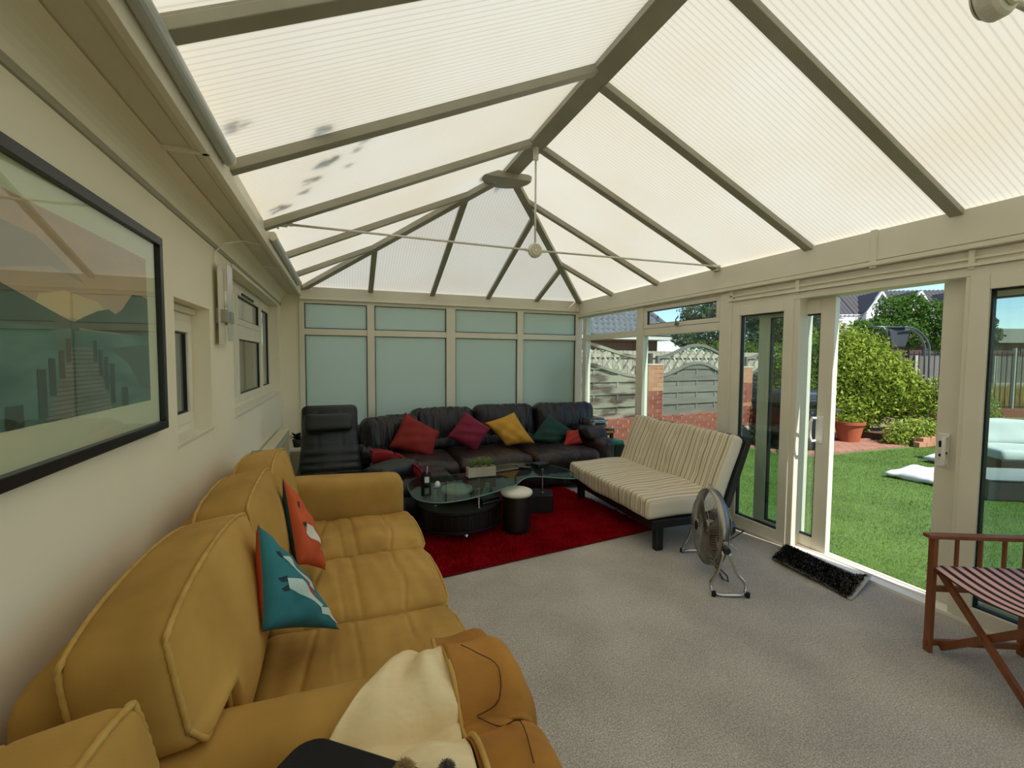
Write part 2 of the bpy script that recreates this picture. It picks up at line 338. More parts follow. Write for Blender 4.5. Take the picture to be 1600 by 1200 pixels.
lightframe(w, xg+.015, w1[0]+.045, w1[1]-.045, w1[2]+.045, w1[3]-.08, fw=.055)
G().box(xg-.02, xg+.05, w1[0]+.01, w1[1]-.01, w1[3]-.035, w1[3]-.003).o('trickle_vent', upvc, w, bevel=.004)
G().box(xg+.02, XL+.006, w1[0]-.006, w1[1]+.006, w1[2]-.012, w1[2]+.006).o('sill', upvc, w, bevel=.003)
G().box(xg+.04, xg+.062, 2.47, 2.50, 1.155, 1.185).bar((xg+.06, 2.485, 1.17), (xg+.06, 2.56, 1.165), .018, .012).o('window_handle', upvc, w, bevel=.003)
w = ST('window_2', (xg, 4.6, 1.1)); outer(w, xg, w2[0]+.002, w2[1]-.002, w2[2], w2[3]-.005)
for a, b, spl in ((w2[0]+.045, 4.02, 0), (4.07, 5.16, 1), (5.21, w2[1]-.045, 0)):
    if spl:
        lightframe(w, xg+.015, a, b, 1.76, w2[3]-.05, fw=.05); lightframe(w, xg+.015, a, b, w2[2]+.045, 1.70, fw=.05)
        G().box(xg-.03, xg+.035, a, b, 1.70, 1.76).o('transom', upvc, w, bevel=.003)
        G().box(xg+.03, xg+.05, 4.25, 4.75, 2.005, 2.022).o('trickle_vent', gasket, w)
    else: lightframe(w, xg+.01, a, b, w2[2]+.045, w2[3]-.05, fw=.05)
for y in (4.045, 5.185): G().box(xg-.03, xg+.04, y-.026, y+.026, w2[2]+.04, w2[3]-.04).o('mullion', upvc, w, bevel=.003)
G().box(xg+.02, XL+.012, w2[0]-.01, w2[1]+.01, w2[2]-.014, w2[2]+.008).o('sill', upvc, w, bevel=.003)
G().box(XL+.0, XL+.012, w2[0]-.012, w2[1]+.012, w2[3], w2[3]+.028).o('head_trim', upvc, w, bevel=.002)
# grey curtains hanging inside the house, behind both windows
curt = mat('grey curtain cloth', '#77756c', '#5e5c54', ns=2, rough=.9)
for y0, y1, z1, lb in ((2.3, 3.0, 2.0, 'grey curtain hanging behind the small window in the left wall'), (3.5, 4.6, 2.2, 'grey curtain drawn behind the near half of the wide house window'), (4.9, 5.9, 2.2, 'grey curtain drawn behind the far half of the wide house window')):
    g = G(); g.grid(lambda u, v: (XL-.27+.022*math.sin(u*(y1-y0)*55), y0+u*(y1-y0), .002+v*(z1-.002)), int((y1-y0)*110), 2)
    o = g.o('curtain', curt, smooth=True, label=lb, cat='curtain'); md = o.modifiers.new('s', 'SOLIDIFY'); md.thickness = .003
# ---- far wall: obscured glass screen
frost = bpy.data.materials.new('obscured glass'); frost.use_nodes = True; nt = frost.node_tree; nt.nodes.clear(); L = nt.links.new
o_ = N(nt, 'ShaderNodeOutputMaterial'); t_ = N(nt, 'ShaderNodeBsdfTranslucent'); d_ = N(nt, 'ShaderNodeBsdfDiffuse'); g_ = N(nt, 'ShaderNodeBsdfGlossy'); g_.inputs['Roughness'].default_value = .22
tc = N(nt, 'ShaderNodeTexCoord'); vo = N(nt, 'ShaderNodeTexNoise'); vo.inputs['Scale'].default_value = 26; vo.inputs['Detail'].default_value = 3; vo.inputs['Distortion'].default_value = 2.5
L(tc.outputs['Object'], vo.inputs[0]); mr = N(nt, 'ShaderNodeMapRange'); mr.inputs[1].default_value = .35; mr.inputs[2].default_value = .65; L(vo.outputs[0], mr.inputs[0])
mx = N(nt, 'ShaderNodeMix', data_type='RGBA'); mx.inputs['A'].default_value = lin('#e6f2e6'); mx.inputs['B'].default_value = lin('#e6f1e3'); L(mr.outputs[0], mx.inputs['Factor'])
L(mx.outputs['Result'], t_.inputs[0]); d_.inputs[0].default_value = lin('#c2d0bd')
bp = N(nt, 'ShaderNodeBump'); bp.inputs['Strength'].default_value = .5; bp.inputs['Distance'].default_value = .004; L(vo.outputs[0], bp.inputs['Height']); L(bp.outputs[0], g_.inputs['Normal']); L(bp.outputs[0], d_.inputs['Normal'])
a_ = N(nt, 'ShaderNodeMixShader'); a_.inputs[0].default_value = .6; L(d_.outputs[0], a_.inputs[1]); L(t_.outputs[0], a_.inputs[2])
b_ = N(nt, 'ShaderNodeMixShader'); b_.inputs[0].default_value = .05; L(a_.outputs[0], b_.inputs[1]); L(g_.outputs[0], b_.inputs[2]); L(b_.outputs[0], o_.inputs[0])
w = ST('window_3', (1.45, D, 0)); XF0 = -.47
cols = [XF0+.02, .35, 1.382, 2.388, W-.03]
G().box(XF0, W, D-.02, D+.05, 2.17, 2.225).box(XF0, W, D-.02, D+.05, 0, .12).o('frame_rail', upvc, w, bevel=.003)
for i, x in enumerate(cols):
    hw = (.03, .045, .062, .045, .055)[i]
    G().box(x-hw, x+hw, D-.03, D+.05, .1, 2.18).o('mullion', upvc, w, bevel=.004)
hws = (.03, .045, .062, .045, .055)
for i in range(4):
    a, b = cols[i]+hws[i], cols[i+1]-hws[i+1]
    G().box(a, b, D-.024, D+.05, 1.785, 1.862).o('transom', upvc, w, bevel=.004)
    for z0, z1 in ((1.862, 2.172), (.118, 1.787)):
        g = G(); k = .009; g.box(a, b, D-.006, D+.02, z0, z0+k); g.box(a, b, D-.006, D+.02, z1-k, z1); g.box(a, a+k, D-.006, D+.02, z0, z1); g.box(b-k, b, D-.006, D+.02, z0, z1); g.o('gasket', gasket, w)
        G().box(a+.002, b-.002, D+.004, D+.012, z0, z1).o('obscured_pane', frost, w)
# ---- right wall, window bays next to the corner
w = ST('window_4', (W, 4.7, 0)); x = W
g = G().box(x-.01, x+.06, 3.20, D, 2.115, 2.17).box(x-.01, x+.06, 3.20, D, 0, .10); g.o('frame_rail', upvc, w, bevel=.003)
for y, hw in ((5.93, .05), (4.60, .065), (3.31, .06)): G().box(x-.02, x+.06, y-hw, y+hw, .1, 2.12).o('mullion', upvc, w, bevel=.004)
for a, b in ((4.665, 5.88), (3.37, 4.535)):
    G().box(x-.014, x+.06, a, b, 1.785, 1.862).o('transom', upvc, w, bevel=.004)
    G().box(x+.014, x+.022, a, b, .1, 1.79).o('pane', glass, w)
    if a > 4: G().box(x+.014, x+.022, a, b, 1.86, 2.12).o('pane', glass, w)
s_ = lightframe(w, x+.015, 3.375, 4.53, 1.866, 2.112, fw=.045, th=.06)
g = G().box(x-.035, x-.014, 3.93, 3.975, 1.872, 1.902).tube([(x-.035, 3.95, 1.90), (x-.05, 3.94, 1.93), (x-.05, 3.90, 1.965)], .007, 8); g.o('casement_stay', mat('aged silver metal', '#8d887b', rough=.35, metal=.8), s_, bevel=.002)
# ---- right wall, sliding patio doors
d = ST('door_1', (W, 2.1, 0)); ZH = 1.985
def vframe(name, xc, th, y0, y1, z0, z1, fw, fb=None, m_=None):
    g = G(); xa, xb = xc-th/2, xc+th/2; fb = fb or fw
    g.box(xa, xb, y0, y0+fw, z0, z1); g.box(xa, xb, y1-fw, y1, z0, z1); g.box(xa, xb, y0+fw, y1-fw, z0, z0+fb); g.box(xa, xb, y0+fw, y1-fw, z1-fw, z1)
    f = g.o(name, m_ or upvc, d, bevel=.004)
    k = .010; g = G(); a, b, c, e = y0+fw, y1-fw, z0+fb, z1-fw
    g.box(xc-.016, xc+.016, a, b, c, c+k); g.box(xc-.016, xc+.016, a, b, e-k, e); g.box(xc-.016, xc+.016, a, a+k, c, e); g.box(xc-.016, xc+.016, b-k, b, c, e)
    g.o('gasket', gasket, f); G().box(xc-.005, xc+.005, a, b, c, e).o('pane', glass, f); return f
bays = ((2.585, 3.215), (.72, 1.545), (-1.2, .66))
vframe('fixed_sash', W+.005, .07, 2.61, 3.21, .02, ZH, .085)
vframe('fixed_sash', W+.005, .07, .75, 1.535, .02, ZH, .085)
# sliding leaves on the outer track, slid apart
lf = vframe('sliding_leaf', W+.085, .05, 2.345, 3.0, .03, ZH-.01, .11, .09)
g = G(); xh = W+.06
def dhandle(y, z, L_, parent, m_):
    g = G(); g.box(xh-.006, xh+.001, y-.03, y+.03, z-L_/2, z+L_/2)
    g.tube([(xh-.004, y+.022, z+L_/2-.02), (xh-.045, y+.03, z+L_/2-.015), (xh-.058, y+.034, z+L_/2-.05), (xh-.062, y+.034, z), (xh-.058, y+.034, z-L_/2+.05), (xh-.045, y+.03, z-L_/2+.015), (xh-.004, y+.022, z-L_/2+.02)], .011, 8)
    return g.o('pull_handle', m_, parent, bevel=.003)
hw_ = mat('glossy white handle', '#e9e7e0', rough=.2)
h_ = dhandle(2.425, .975, .21, lf, hw_)
lf2 = vframe('sliding_leaf', W+.085, .05, 1.05, 1.70, .03, ZH-.01, .11, .09)
g = G(); y = 1.655; g.box(xh-.012, xh+.001, y-.028, y+.028, .865, 1.065)
g.tube([(xh-.01, y-.015, 1.045), (xh-.05, y-.022, 1.045), (xh-.056, y-.025, 1.0), (xh-.056, y-.025, .93), (xh-.05, y-.022, .885), (xh-.01, y-.015, .885)], .011, 8)
hh = g.o('lock_handle', hw_, lf2, bevel=.003)
G().tube([(xh-.012, y+.004, 1.01), (xh-.03, y+.004, 1.01)], .011, 12).box(xh-.036, xh-.024, y-.002, y+.010, .985, 1.022).tube([(xh-.012, y+.004, .935), (xh-.03, y+.004, .935)], .009, 12).bar((xh-.028, y+.004, .935), (xh-.03, y-.03, .955), .009, .012).o('key_and_thumb_turn', gasket, lf2, bevel=.001)
G().box(W-.03, W+.13, 3.213, 3.25, 0, 2.15).box(W-.02, W+.13, 2.565, 2.612, 0, ZH+.01).box(W-.02, W+.13, 1.515, 1.56, 0, ZH+.01).box(W-.02, W+.13, .66, .72, 0, 2.15).o('jamb', upvc, d, bevel=.004)
G().box(W-.025, W+.13, .66, 3.25, ZH-.002, 2.035).o('head_frame', upvc, d, bevel=.004)
G().box(W-.045, W+.10, .66, 3.25, 2.035, 2.052).box(W-.03, W+.10, .66, 3.25, 2.075, 2.09).o('head_bead', upvc, d, bevel=.002)
for a, b in ((2.595, 3.235), (1.545, 2.575), (.66, 1.525)): G().box(W-.012, W+.09, a, b, 2.045, 2.13).o('filler_panel', upvc, d, bevel=.003)
for y in (2.585, 1.535): G().box(W-.035, W+.09, y-.014, y+.014, 2.02, 2.13).o('panel_joint', upvc, d, bevel=.003)
G().box(W-.03, W+.16, .66, 3.25, -.05, .022).box(W+.045, W+.055, .66, 3.25, .02, .034).box(W+.112, W+.122, .66, 3.25, .02, .034).o('threshold', sealm, d, bevel=.002)
# remaining right wall towards and behind the camera
w = ST('window_5', (W, -1, 0))
G().box(W-.02, W+.08, YB, .66, 0, .1).box(W-.02, W+.08, YB, .66, 2.05, 2.17).o('frame_rail', upvc, w, bevel=.003)
for y in (.62, -.45, -1.5, -2.55, -3.6, YB+.04): G().box(W-.02, W+.08, y-.04, y+.04, .1, 2.06).o('mullion', upvc, w, bevel=.003)
for a, b in ((-.41, .58), (-1.46, -.49), (-2.51, -1.54), (-3.56, -2.59), (YB+.08, -3.64)): G().box(W+.01, W+.02, a, b, .1, 2.06).o('pane', glass, w)
# ---- roof
K = .447; RX, RYE = 1.445, 3.95; ZS = 2.375
def zs(x): return ZS + K*min(x+.45, W-x)
ZR = zs(RX); KF = (ZR-ZS)/(D-RYE)
ceil = ST('ceiling', (RX, 1.5, 2.4))
eb = G().box(W-.04, W+.12, YB, D+.12, 2.17, 2.365).box(W-.06, W+.02, YB, D, 2.132, 2.16).box(W-.025, W+.02, YB, D, 2.155, 2.175).o('eave_beam', upvc, ceil, bevel=.004)
G().box(XF0, W-.04, D-.04, D+.12, 2.215, 2.365).box(XF0, W-.02, D-.055, D+.02, 2.21, 2.228).o('eave_beam', upvc, ceil, bevel=.004)
G().box(W-.052, W-.038, 2.02, 2.06, 2.12, 2.37).o('beam_joint_cover', upvc, ceil, bevel=.003)
G().box(-.62, -.46, YB, D+.1, 2.32, 2.372).o('eave_beam', upvc, ceil, bevel=.003)
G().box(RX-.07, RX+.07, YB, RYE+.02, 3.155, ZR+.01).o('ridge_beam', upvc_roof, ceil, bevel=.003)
ysR = [-3.72, -2.84, -1.95, -1.07, -.2, .70, 1.61, 2.50, 3.40]; ysL = [-3.82, -2.94, -2.05, -1.17, -.3, .60, 1.48, 2.38, 3.33]
sheetS, sheetF = sheetmat('fluted roof sheet side slope', 'Y'), sheetmat('fluted roof sheet end slope', 'X')
dz = .022
def P3(x, y): return (x, y, zs(x))
def raft(p, q, w_=.066, h_=.034, name='rafter', off=.022):
    p, q = Vector(p), Vector(q); d_ = (q-p).normalized(); 
    g = G().bar(p-Vector((0,0,off+h_/2)), q-Vector((0,0,off+h_/2)), w_, h_); g.bar(p-Vector((0,0,off-.004)), q-Vector((0,0,off-.004)), w_*.62, .03)
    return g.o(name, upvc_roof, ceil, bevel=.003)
hipL = lambda y: -.45 + (D-y)/(D-RYE)*(RX+.45); hipR = lambda y: W - (D-y)/(D-RYE)*(W-RX)
for yr, yl in zip(ysR, ysL):
    raft(P3(W-.01, yr), P3(RX+.06, yr)); raft(P3(-.46, yl), P3(RX-.06, yl))
for y in (4.28, 5.2):
    raft(P3(W-.01, y), P3(hipR(y)+.01, y), .055); raft(P3(-.45, y), P3(hipL(y)-.01, y), .055)
for s, e in ((-.45, hipL), (W, hipR)):
    raft((s, D, ZS), (RX, RYE, ZR), .075, .045, 'hip_rafter', .024)
zf = lambda y: ZS + KF*(D-y)
for x in (.35, 1.13, 1.90, 2.63):
    fr = min((x+.45)/(RX+.45), (W-x)/(W-RX)); yt = D-fr*(D-RYE)
    raft((x, D-.02, ZS), (x, yt+.01, zf(yt)), .06)
# roof sheets: one per bay
def sheet(pts, m_):
    n = len(pts); v = [(a, b, c) for a, b, c in pts] + [(a, b, c+.016) for a, b, c in pts]
    G().add(v, [tuple(range(n))[::-1], tuple(range(n, 2*n))] + [(i, (i+1) % n, n+(i+1) % n, n+i) for i in range(n)]).o('roof_sheet', m_, ceil)
for sgn in (1, -1):
    yy = [YB] + (ysR if sgn > 0 else ysL) + [4.28, 5.2, D]
    for a, b in zip(yy[:-1], yy[1:]):
        xe = W+.05 if sgn > 0 else -.47; hip = hipR if sgn > 0 else hipL; xr = RX
        def rp(y): return (xr, y) if y <= RYE else (hip(y), y)
        pts = [(xe, a+.004), (xe, b-.004), rp(b-.004)]
        if a < RYE < b: pts.append((xr, RYE))
        pts.append(rp(a+.004))
        if b >= D: pts = [(xe, a+.004), (xe, D), rp(a+.004)]
        sheet([(px, py, ZS + K*((px+.45) if sgn < 0 else (W-px))) for px, py in (pts if sgn > 0 else pts[::-1])], sheetS)
xs_ = [-.45, .35, 1.13, 1.90, 2.63, W]
for a, b in zip(xs_[:-1], xs_[1:]):
    def yt(x): return D - min((x+.45)/(RX+.45), (W-x)/(W-RX))*(D-RYE)
    pts = [(b-.003, D+.05), (a+.003, D+.05)] + ([(a+.003, yt(a+.003))] if a > -.44 else [])
    if a < RX < b: pts.append((RX, RYE))
    if b < W-.01: pts.append((b-.003, yt(b-.003)))
    sheet([(px, py, zf(py)) for px, py in pts], sheetF)
# outside capping and finial on the ridge
G().box(RX-.06, RX+.06, YB, RYE+.05, ZR+.016, ZR+.05).o('ridge_capping', upvc, ceil, bevel=.006)
G().lathe((RX, RYE+.02, ZR+.04), [(.07, 0), (.06, .03), (.02, .05), (.03, .08), (.045, .12), (.03, .16), (.012, .2), (.0, .26)], 16).o('finial', upvc, ceil, smooth=True)
# D shaped hub cap under the ridge end
poly = [(-.24, 0), (.22, 0)] + [(.0+.235*math.cos(t)-.01, .04+.235*math.sin(t)) for t in np.linspace(0, PI, 18)]
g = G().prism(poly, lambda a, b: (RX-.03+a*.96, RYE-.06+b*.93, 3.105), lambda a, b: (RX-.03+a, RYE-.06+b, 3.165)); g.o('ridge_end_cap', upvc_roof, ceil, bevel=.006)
# ---- tie rods
def tie(y, label):
    t = T('roof_tie_rod', label, 'tie rod', (RX, y, 2.36), group=None)
    ri = mat('white painted steel rod', '#d9d6c8', rough=.35)
    for s, xe in ((-1, -.36), (1, W-.06)):
        G().tube([(RX+s*.035, y, 2.362), (xe, y, 2.378)], .008, 10).o('rod', ri, t, smooth=True)
        G().tube([(RX+s*.03, y, 2.362), (RX+s*.085, y, 2.362)], .012, 12).o('turnbuckle', ri, t)
        G().tube([(xe-s*.07, y, 2.377), (xe, y, 2.378)], .012, 12).o('turnbuckle', ri, t)
        zz = zs(xe)-.062; xb = xe+s*.0
        G().box(xb-.035, xb+.035, y-.022, y-.014, 2.362, zz+.02).box(xb-.035, xb+.035, y+.014, y+.022, 2.362, zz+.02).tube([(xb, y-.028, 2.378), (xb, y+.028, 2.378)], .009, 10).tube([(xb-.022, y-.027, zz), (xb-.022, y+.027, zz)], .007, 8).o('bracket', ri, t, bevel=.001)
    G().tube([(RX, y, 2.40), (RX, y, 3.12)], .008, 10).o('rod', ri, t, smooth=True)
    M = Mloc((RX, y, 2.362), rx=PI/2)
    G().lathe(None, [(0, -.028), (.035, -.028), (.052, -.020), (.058, -.012), (.058, .012), (.052, .020), (.035, .028), (0, .028)], 32, M).o('boss', ri, t, smooth=False, bevel=.002)
    for s in (-1, 1):
        g = G(); g.lathe(None, [(.034, s*.027), (.040, s*.032), (.044, s*.027)], 32, M)
        for k in range(8): a = k*PI/4; g.tube([(RX+.014*math.cos(a), y+s*.028, 2.362+.014*math.sin(a)), (RX+.028*math.cos(a), y+s*.0295, 2.362+.028*math.sin(a))], .0045, 6)
        g.o('rosette', mat('cream plastic rosette', '#c9c2a6', rough=.5), t, kind='stuff')
    G().tube([(RX, y, 3.10), (RX, y, 3.155)], .022, 14).box(RX-.018, RX+.018, y-.012, y+.012, 3.06, 3.11).tube([(RX-.022, y, 3.085), (RX+.022, y, 3.085)], .007, 8).o('top_bracket', ri, t, bevel=.001)
tie(3.37, 'white tie rod with round boss crossing the roof under the ridge end')
tie(.65, 'white tie rod whose round boss shows at the top right corner')
# leaf clumps added above the left slope to shade blurred spots into the sheets
lm = mat('dead brown leaf', '#3a3123', rough=.9)
spots = [[-0.375, 2.084, 2.409], [-0.074, 2.303, 2.543], [-0.001, 2.467, 2.576], [-0.066, 2.684, 2.546], [-0.146, 2.866, 2.511], [-0.204, 3.013, 2.485], [-0.344, 3.166, 2.422], [0.085, 2.62, 2.614], [0.129, 2.535, 2.634], [0.052, 2.799, 2.599], [-0.019, 3.35, 2.568], [-0.033, 3.516, 2.561], [0.107, 3.435, 2.624]]
szs = [.9, .9, 1.0, 1.3, 1.1, .7, 1.2, .6, .6, .5, .5, .9, .6]
names = ['added leaf clump by itself in the roof bay nearest the camera', 'added leaf clump hard against the near side of the second left rafter, lower one', 'added leaf clump half hidden above the second left rafter', 'largest added leaf clump in the middle of the second roof bay', 'added leaf clump just below and beyond the largest one', 'small added leaf clump between the largest clump and the rafter with the tie rod', 'wide added leaf clump touching the rafter that carries the tie rod', 'small added leaf clump high in the second bay, right of the largest clump', 'highest added leaf clump in the second bay', 'faint small added leaf clump right of the largest clump', 'faint added leaf clump just beyond the tie rod rafter', 'dark oval added leaf clump in the bay beyond the tie rod rafter', 'highest added leaf clump in the bay beyond the tie rod rafter']
for nm_, (a, b, c), sz in zip(names, spots, szs):
    g = G(); rs = random.Random(int(a*1000))
    for k in range(9):
        an = rs.uniform(0, 6.28); q = Vector((a+rs.uniform(-.035, .035)*sz, b+rs.uniform(-.03, .03)*sz, c+.03+rs.uniform(0, .02)+.447*0)); r_ = rs.uniform(.018, .035)*sz
        g.add([q+Vector((math.cos(an)*r_, math.sin(an)*r_, .004)), q+Vector((-math.sin(an)*r_*.5, math.cos(an)*r_*.5, 0)), q-Vector((math.cos(an)*r_, math.sin(an)*r_, -.004)), q+Vector((math.sin(an)*r_*.5, -math.cos(an)*r_*.5, 0))], [(0,1,2,3)])
    o = g.o('shading_leaf_clump', lm, label=nm_, cat='leaves', group='leaf clumps added to shade the left roof slope')
    md = o.modifiers.new('s', 'SOLIDIFY'); md.thickness = .002
# ---- strip lights and cable along the left eave
tubem = mat('pale grey tube casing', '#b4b8b4', rough=.3)
def striplight(y0, y1, label):
    t = T('strip_light', label, 'strip light', (-.445, (y0+y1)/2, 2.29))
    pr = [(-.470+.0, 2.30)] + [(-.428+.026*math.cos(a), 2.322+.03*math.sin(a)) for a in np.linspace(-2.4, 2.2, 14)] + [(-.468, 2.34)]
    ext(pr, y0, y1).o('diffuser', tubem, t, smooth=False)
    for y in (y0, y1): ext([(a-(.0015 if a < -.45 else -.002), b) for a, b in pr], y-.012, y+.012).o('end_cap', upvc, t)
    return t
striplight(-.9, 2.22, 'long pale grey strip light along the left eave, nearest')
striplight(3.5, 5.55, 'short grey strip light at the far end of the left eave')
g = G().tube([(-.455, 3.50, 2.31), (-.50, 3.44, 2.245), (-.57, 3.32, 2.235), (-.64, 3.14, 2.17), (-.672, 3.06, 2.10), (-.672, 3.06, 2.04), (-.670, 3.12, 1.95), (-.668, 3.10, 1.80)], .004, 6)
g.o('light_cable', hw_, label='thin white cable from the far strip light down to the wall lamp', cat='cable')
# ---- wall lamp
t = T('wall_lamp', 'square bracket wall lamp with two upright frosted glass plates', 'wall lamp', (XL, 3.18, 1.55))
plate = glassmat('frosted lamp glass', '#dcd9cc', .35, .5, 2, rough=.35)
bst_ = mat('brushed steel', '#a7a49a', rough=.35, metal=.7)
G().box(XL+.024, XL+.030, 3.03, 3.15, 1.58, 2.03).o('glass_plate', mat('cream frosted glass plate', '#d6d0bb', rough=.3), t, bevel=.002)
G().box(XL+.040, XL+.046, 3.17, 3.31, 1.60, 2.06).o('glass_plate', plate, t, bevel=.002)
G().box(XL, XL+.022, 3.07, 3.27, 1.70, 1.79).o('back_box', bst_, t, bevel=.002)
for ya_, yb_ in ((3.06, 3.13), (3.20, 3.28)): G().box(XL+.020, XL+.056, ya_, yb_, 1.71, 1.78).o('square_bracket', bst_, t, bevel=.002)
G().tube([(XL+.034, 3.16, 1.80), (XL+.034, 3.16, 1.90)], .009, 10).o('bulb', hw_, t, smooth=True)
# ================================================================ FURNITURE AND THINGS INDOORS
velvet = mat('mustard velvet', '#c09648', '#a07a31', ns=3.5, rough=.8, sheen=.35, bump=.12, bs=300, dist=.003, contrast=(.3,.7))
velvet_d = mat('mustard velvet piping', '#c7a055', '#b08a3e', ns=20, rough=.75, sheen=.3)
def sofa_back(parent, y0, y1, ztop, seed, zb=.44, wing=0):
    """big T-shaped back cushion leaning on the sofa back, with rope piping"""
    w_ = y1-y0; h = ztop-zb; c = Vector((-.405, (y0+y1)/2, (ztop+zb)/2))
    M = Matrix.Translation(c) @ Matrix.Rotation(-.16, 4, 'Y')
    def df(P, a):
        x, y, z = P[:,0].copy(), P[:,1].copy(), P[:,2].copy()
        yn, zn = y/a[1], z/a[2]
        bul = (1-np.abs(yn)**2.5)*(1-np.abs(zn)**2.5)
        P[:,0] = x + np.where(x > 0, .050, -.02)*bul + wav(P, seed, 5, .012)*(.3+.7*bul)
        P[:,2] = z + np.where(z > 0, 1, 0)*(.028*(1-yn**2) - .022*np.abs(yn)**4) + wav(P, seed+1, 4, .010)
        if wing:
            k_ = np.clip((-.47-yn)/.12, 0, 1); k_ = k_*k_*(3-2*k_); P[:,2] += np.where(z < 0, -z/a[2]*wing*k_, 0); P[:,0] += .03*k_*np.clip(-zn, 0, 1)
        P[:,1] = y*(1-.02*(zn**2))+ wav(P, seed+2, 5, .008)
        return P
    g = G().rb((0,0,0), (.20, w_, h), .045, (8, 34, 22), df, M)
    o = g.o('back_cushion', velvet, parent, smooth=True)
    # piping runs round the front and the rear face
    for xs in (.5, -.5):
        a = np.array((.10, w_/2, h/2)); pts = []
        per = []
        for k in range(60): per.append((-1+2*k/60, 1))
        for k in range(36): per.append((1, 1-2*k/36))
        for k in range(60): per.append((1-2*k/60, -1))
        for k in range(36): per.append((-1, -1+2*k/36))
        P = []
        for (yn, zn) in per:
            # pull the corners in
            cr = max(0, abs(yn)+abs(zn)-1.8)*.35
            P.append(((.088 if xs > 0 else -.088), yn*(a[1]-.012)*(1-cr*.15), zn*(a[2]-.010)*(1-cr*.15)))
        P = np.array(P); P = df(P, a)
        P = [tuple(M @ Vector(p)) for p in P]
        rr = [.0062+.0018*(i % 2) for i in range(len(P))]
        G().tube(P, rr, 6, closed=True).o('piping', velvet_d, o, smooth=True)
    return o
def seatc(parent, y0, y1, seed, x0=-.30, x1=.435, z0=.27, z1=.425):
    def df(P, a):
        yn, xn = P[:,1]/a[1], P[:,0]/a[0]
        up = (P[:,2] > 0)
        P[:,2] += np.where(up, .027*(1-yn**2)*(1-np.abs(xn)**4), 0)
        # stitched-down creases running across the seat
        cr = np.exp(-((P[:,0]+.02+.02*yn)/.008)**2)+np.exp(-((P[:,0]-.17+.015*yn+.01*np.sin(5*yn))/.008)**2)*.8+np.exp(-((P[:,0]+.2-.03*yn)/.008)**2)+np.exp(-((P[:,0]+.10+.03*yn)/.006)**2)*.6*(yn < .2)
        P[:,2] -= np.where(up, .009*cr, 0); P[:,0] += np.where(P[:,0] > 0, .018*(1-yn**2), 0)
        P[:,2] += np.where(up, wav(P*np.array([2.5,.6,1]), seed, 14, .006), 0)
        return P
    o = G().rb(((x0+x1)/2, (y0+y1)/2, (z0+z1)/2), (x1-x0, y1-y0-.012, z1-z0), .04, (120, 14, 8), df).o('seat_cushion', velvet, parent, smooth=True)
    for zz in (z1-.028, z0+.03):
        pts = [(x0+.05, y0+.008, zz), (x1-.03, y0+.008, zz), (x1-.004, y0+.03, zz)] + [(x1+.008+.014*math.sin(PI*k/10), y0+.03+(y1-y0-.06)*k/10, zz) for k in range(1, 10)] + [(x1-.004, y1-.03, zz), (x1-.03, y1-.008, zz), (x0+.05, y1-.008, zz)]
        G().tube(pts, .006, 6).o('piping', velvet_d, o, smooth=True)
def sofaarm(parent, y0, y1, top, x0=-.62, x1=.405, round_=.07, bow=0):
    def df(P, a):
        P[:,2] += np.where(P[:,2] > 0, -.012*(P[:,0]/a[0]), 0)
        P[:,2] += wav(P, int(y0*100) % 97, 4, .005)
        return P
    o = G().rb(((x0+x1)/2, (y0+y1)/2, (top+.06)/2), (x1-x0, y1-y0, top-.06), round_, (14, 8, 14), df).o('arm', velvet, parent, smooth=True)
    return o
sf = T('three_seat_sofa', 'long mustard velvet three-seat sofa against the left wall', 'sofa', (-.1, 2.3, 0))
G().box(-.60, .40, 1.06, 3.50, .07, .28).o('base', velvet, sf, bevel=.02)
G().rb((-.565, 2.28, .45), (.15, 2.3, .76), .05, (4, 14, 8)).o('back_frame', velvet, sf, smooth=True)
for i in range(3): seatc(sf, 1.30+i*.65, 1.95+i*.65, 20+i)
sofa_back(sf, 1.10, 1.955, .925, 3, zb=.44, wing=.205); sofa_back(sf, 1.965, 2.60, .93, 5); sofa_back(sf, 2.61, 3.25, .92, 9)
sofaarm(sf, 3.26, 3.52, .675); sofaarm(sf, 1.04, 1.30, .655, round_=.11)
for x in (-.55, .34):
    for y in (1.12, 3.42): G().cyl((x, y), .028, 0, .08, 14, .034).o('foot', mat('dark wood foot', '#3a2618', rough=.4), sf)
ar = T('armchair', 'mustard velvet armchair nearest the camera, only its back cushion in view', 'armchair', (-.1, .45, 0))
G().box(-.60, .38, -.10, .97, .07, .28).o('base', velvet, ar, bevel=.02)
G().rb((-.565, .43, .45), (.15, 1.02, .74), .05, (4, 10, 8)).o('back_frame', velvet, ar, smooth=True)
seatc(ar, .14, .73, 40); sofa_back(ar, -.02, .965, .905, 12, zb=.47); sofaarm(ar, .74, .985, .640, round_=.11); sofaarm(ar, -.12, .13, .64, round_=.11)
for x in (-.55, .34):
    for y in (-.05, .9): G().cyl((x, y), .028, 0, .08, 14, .034).o('foot', mat('dark wood foot', '#3a2618'), ar)
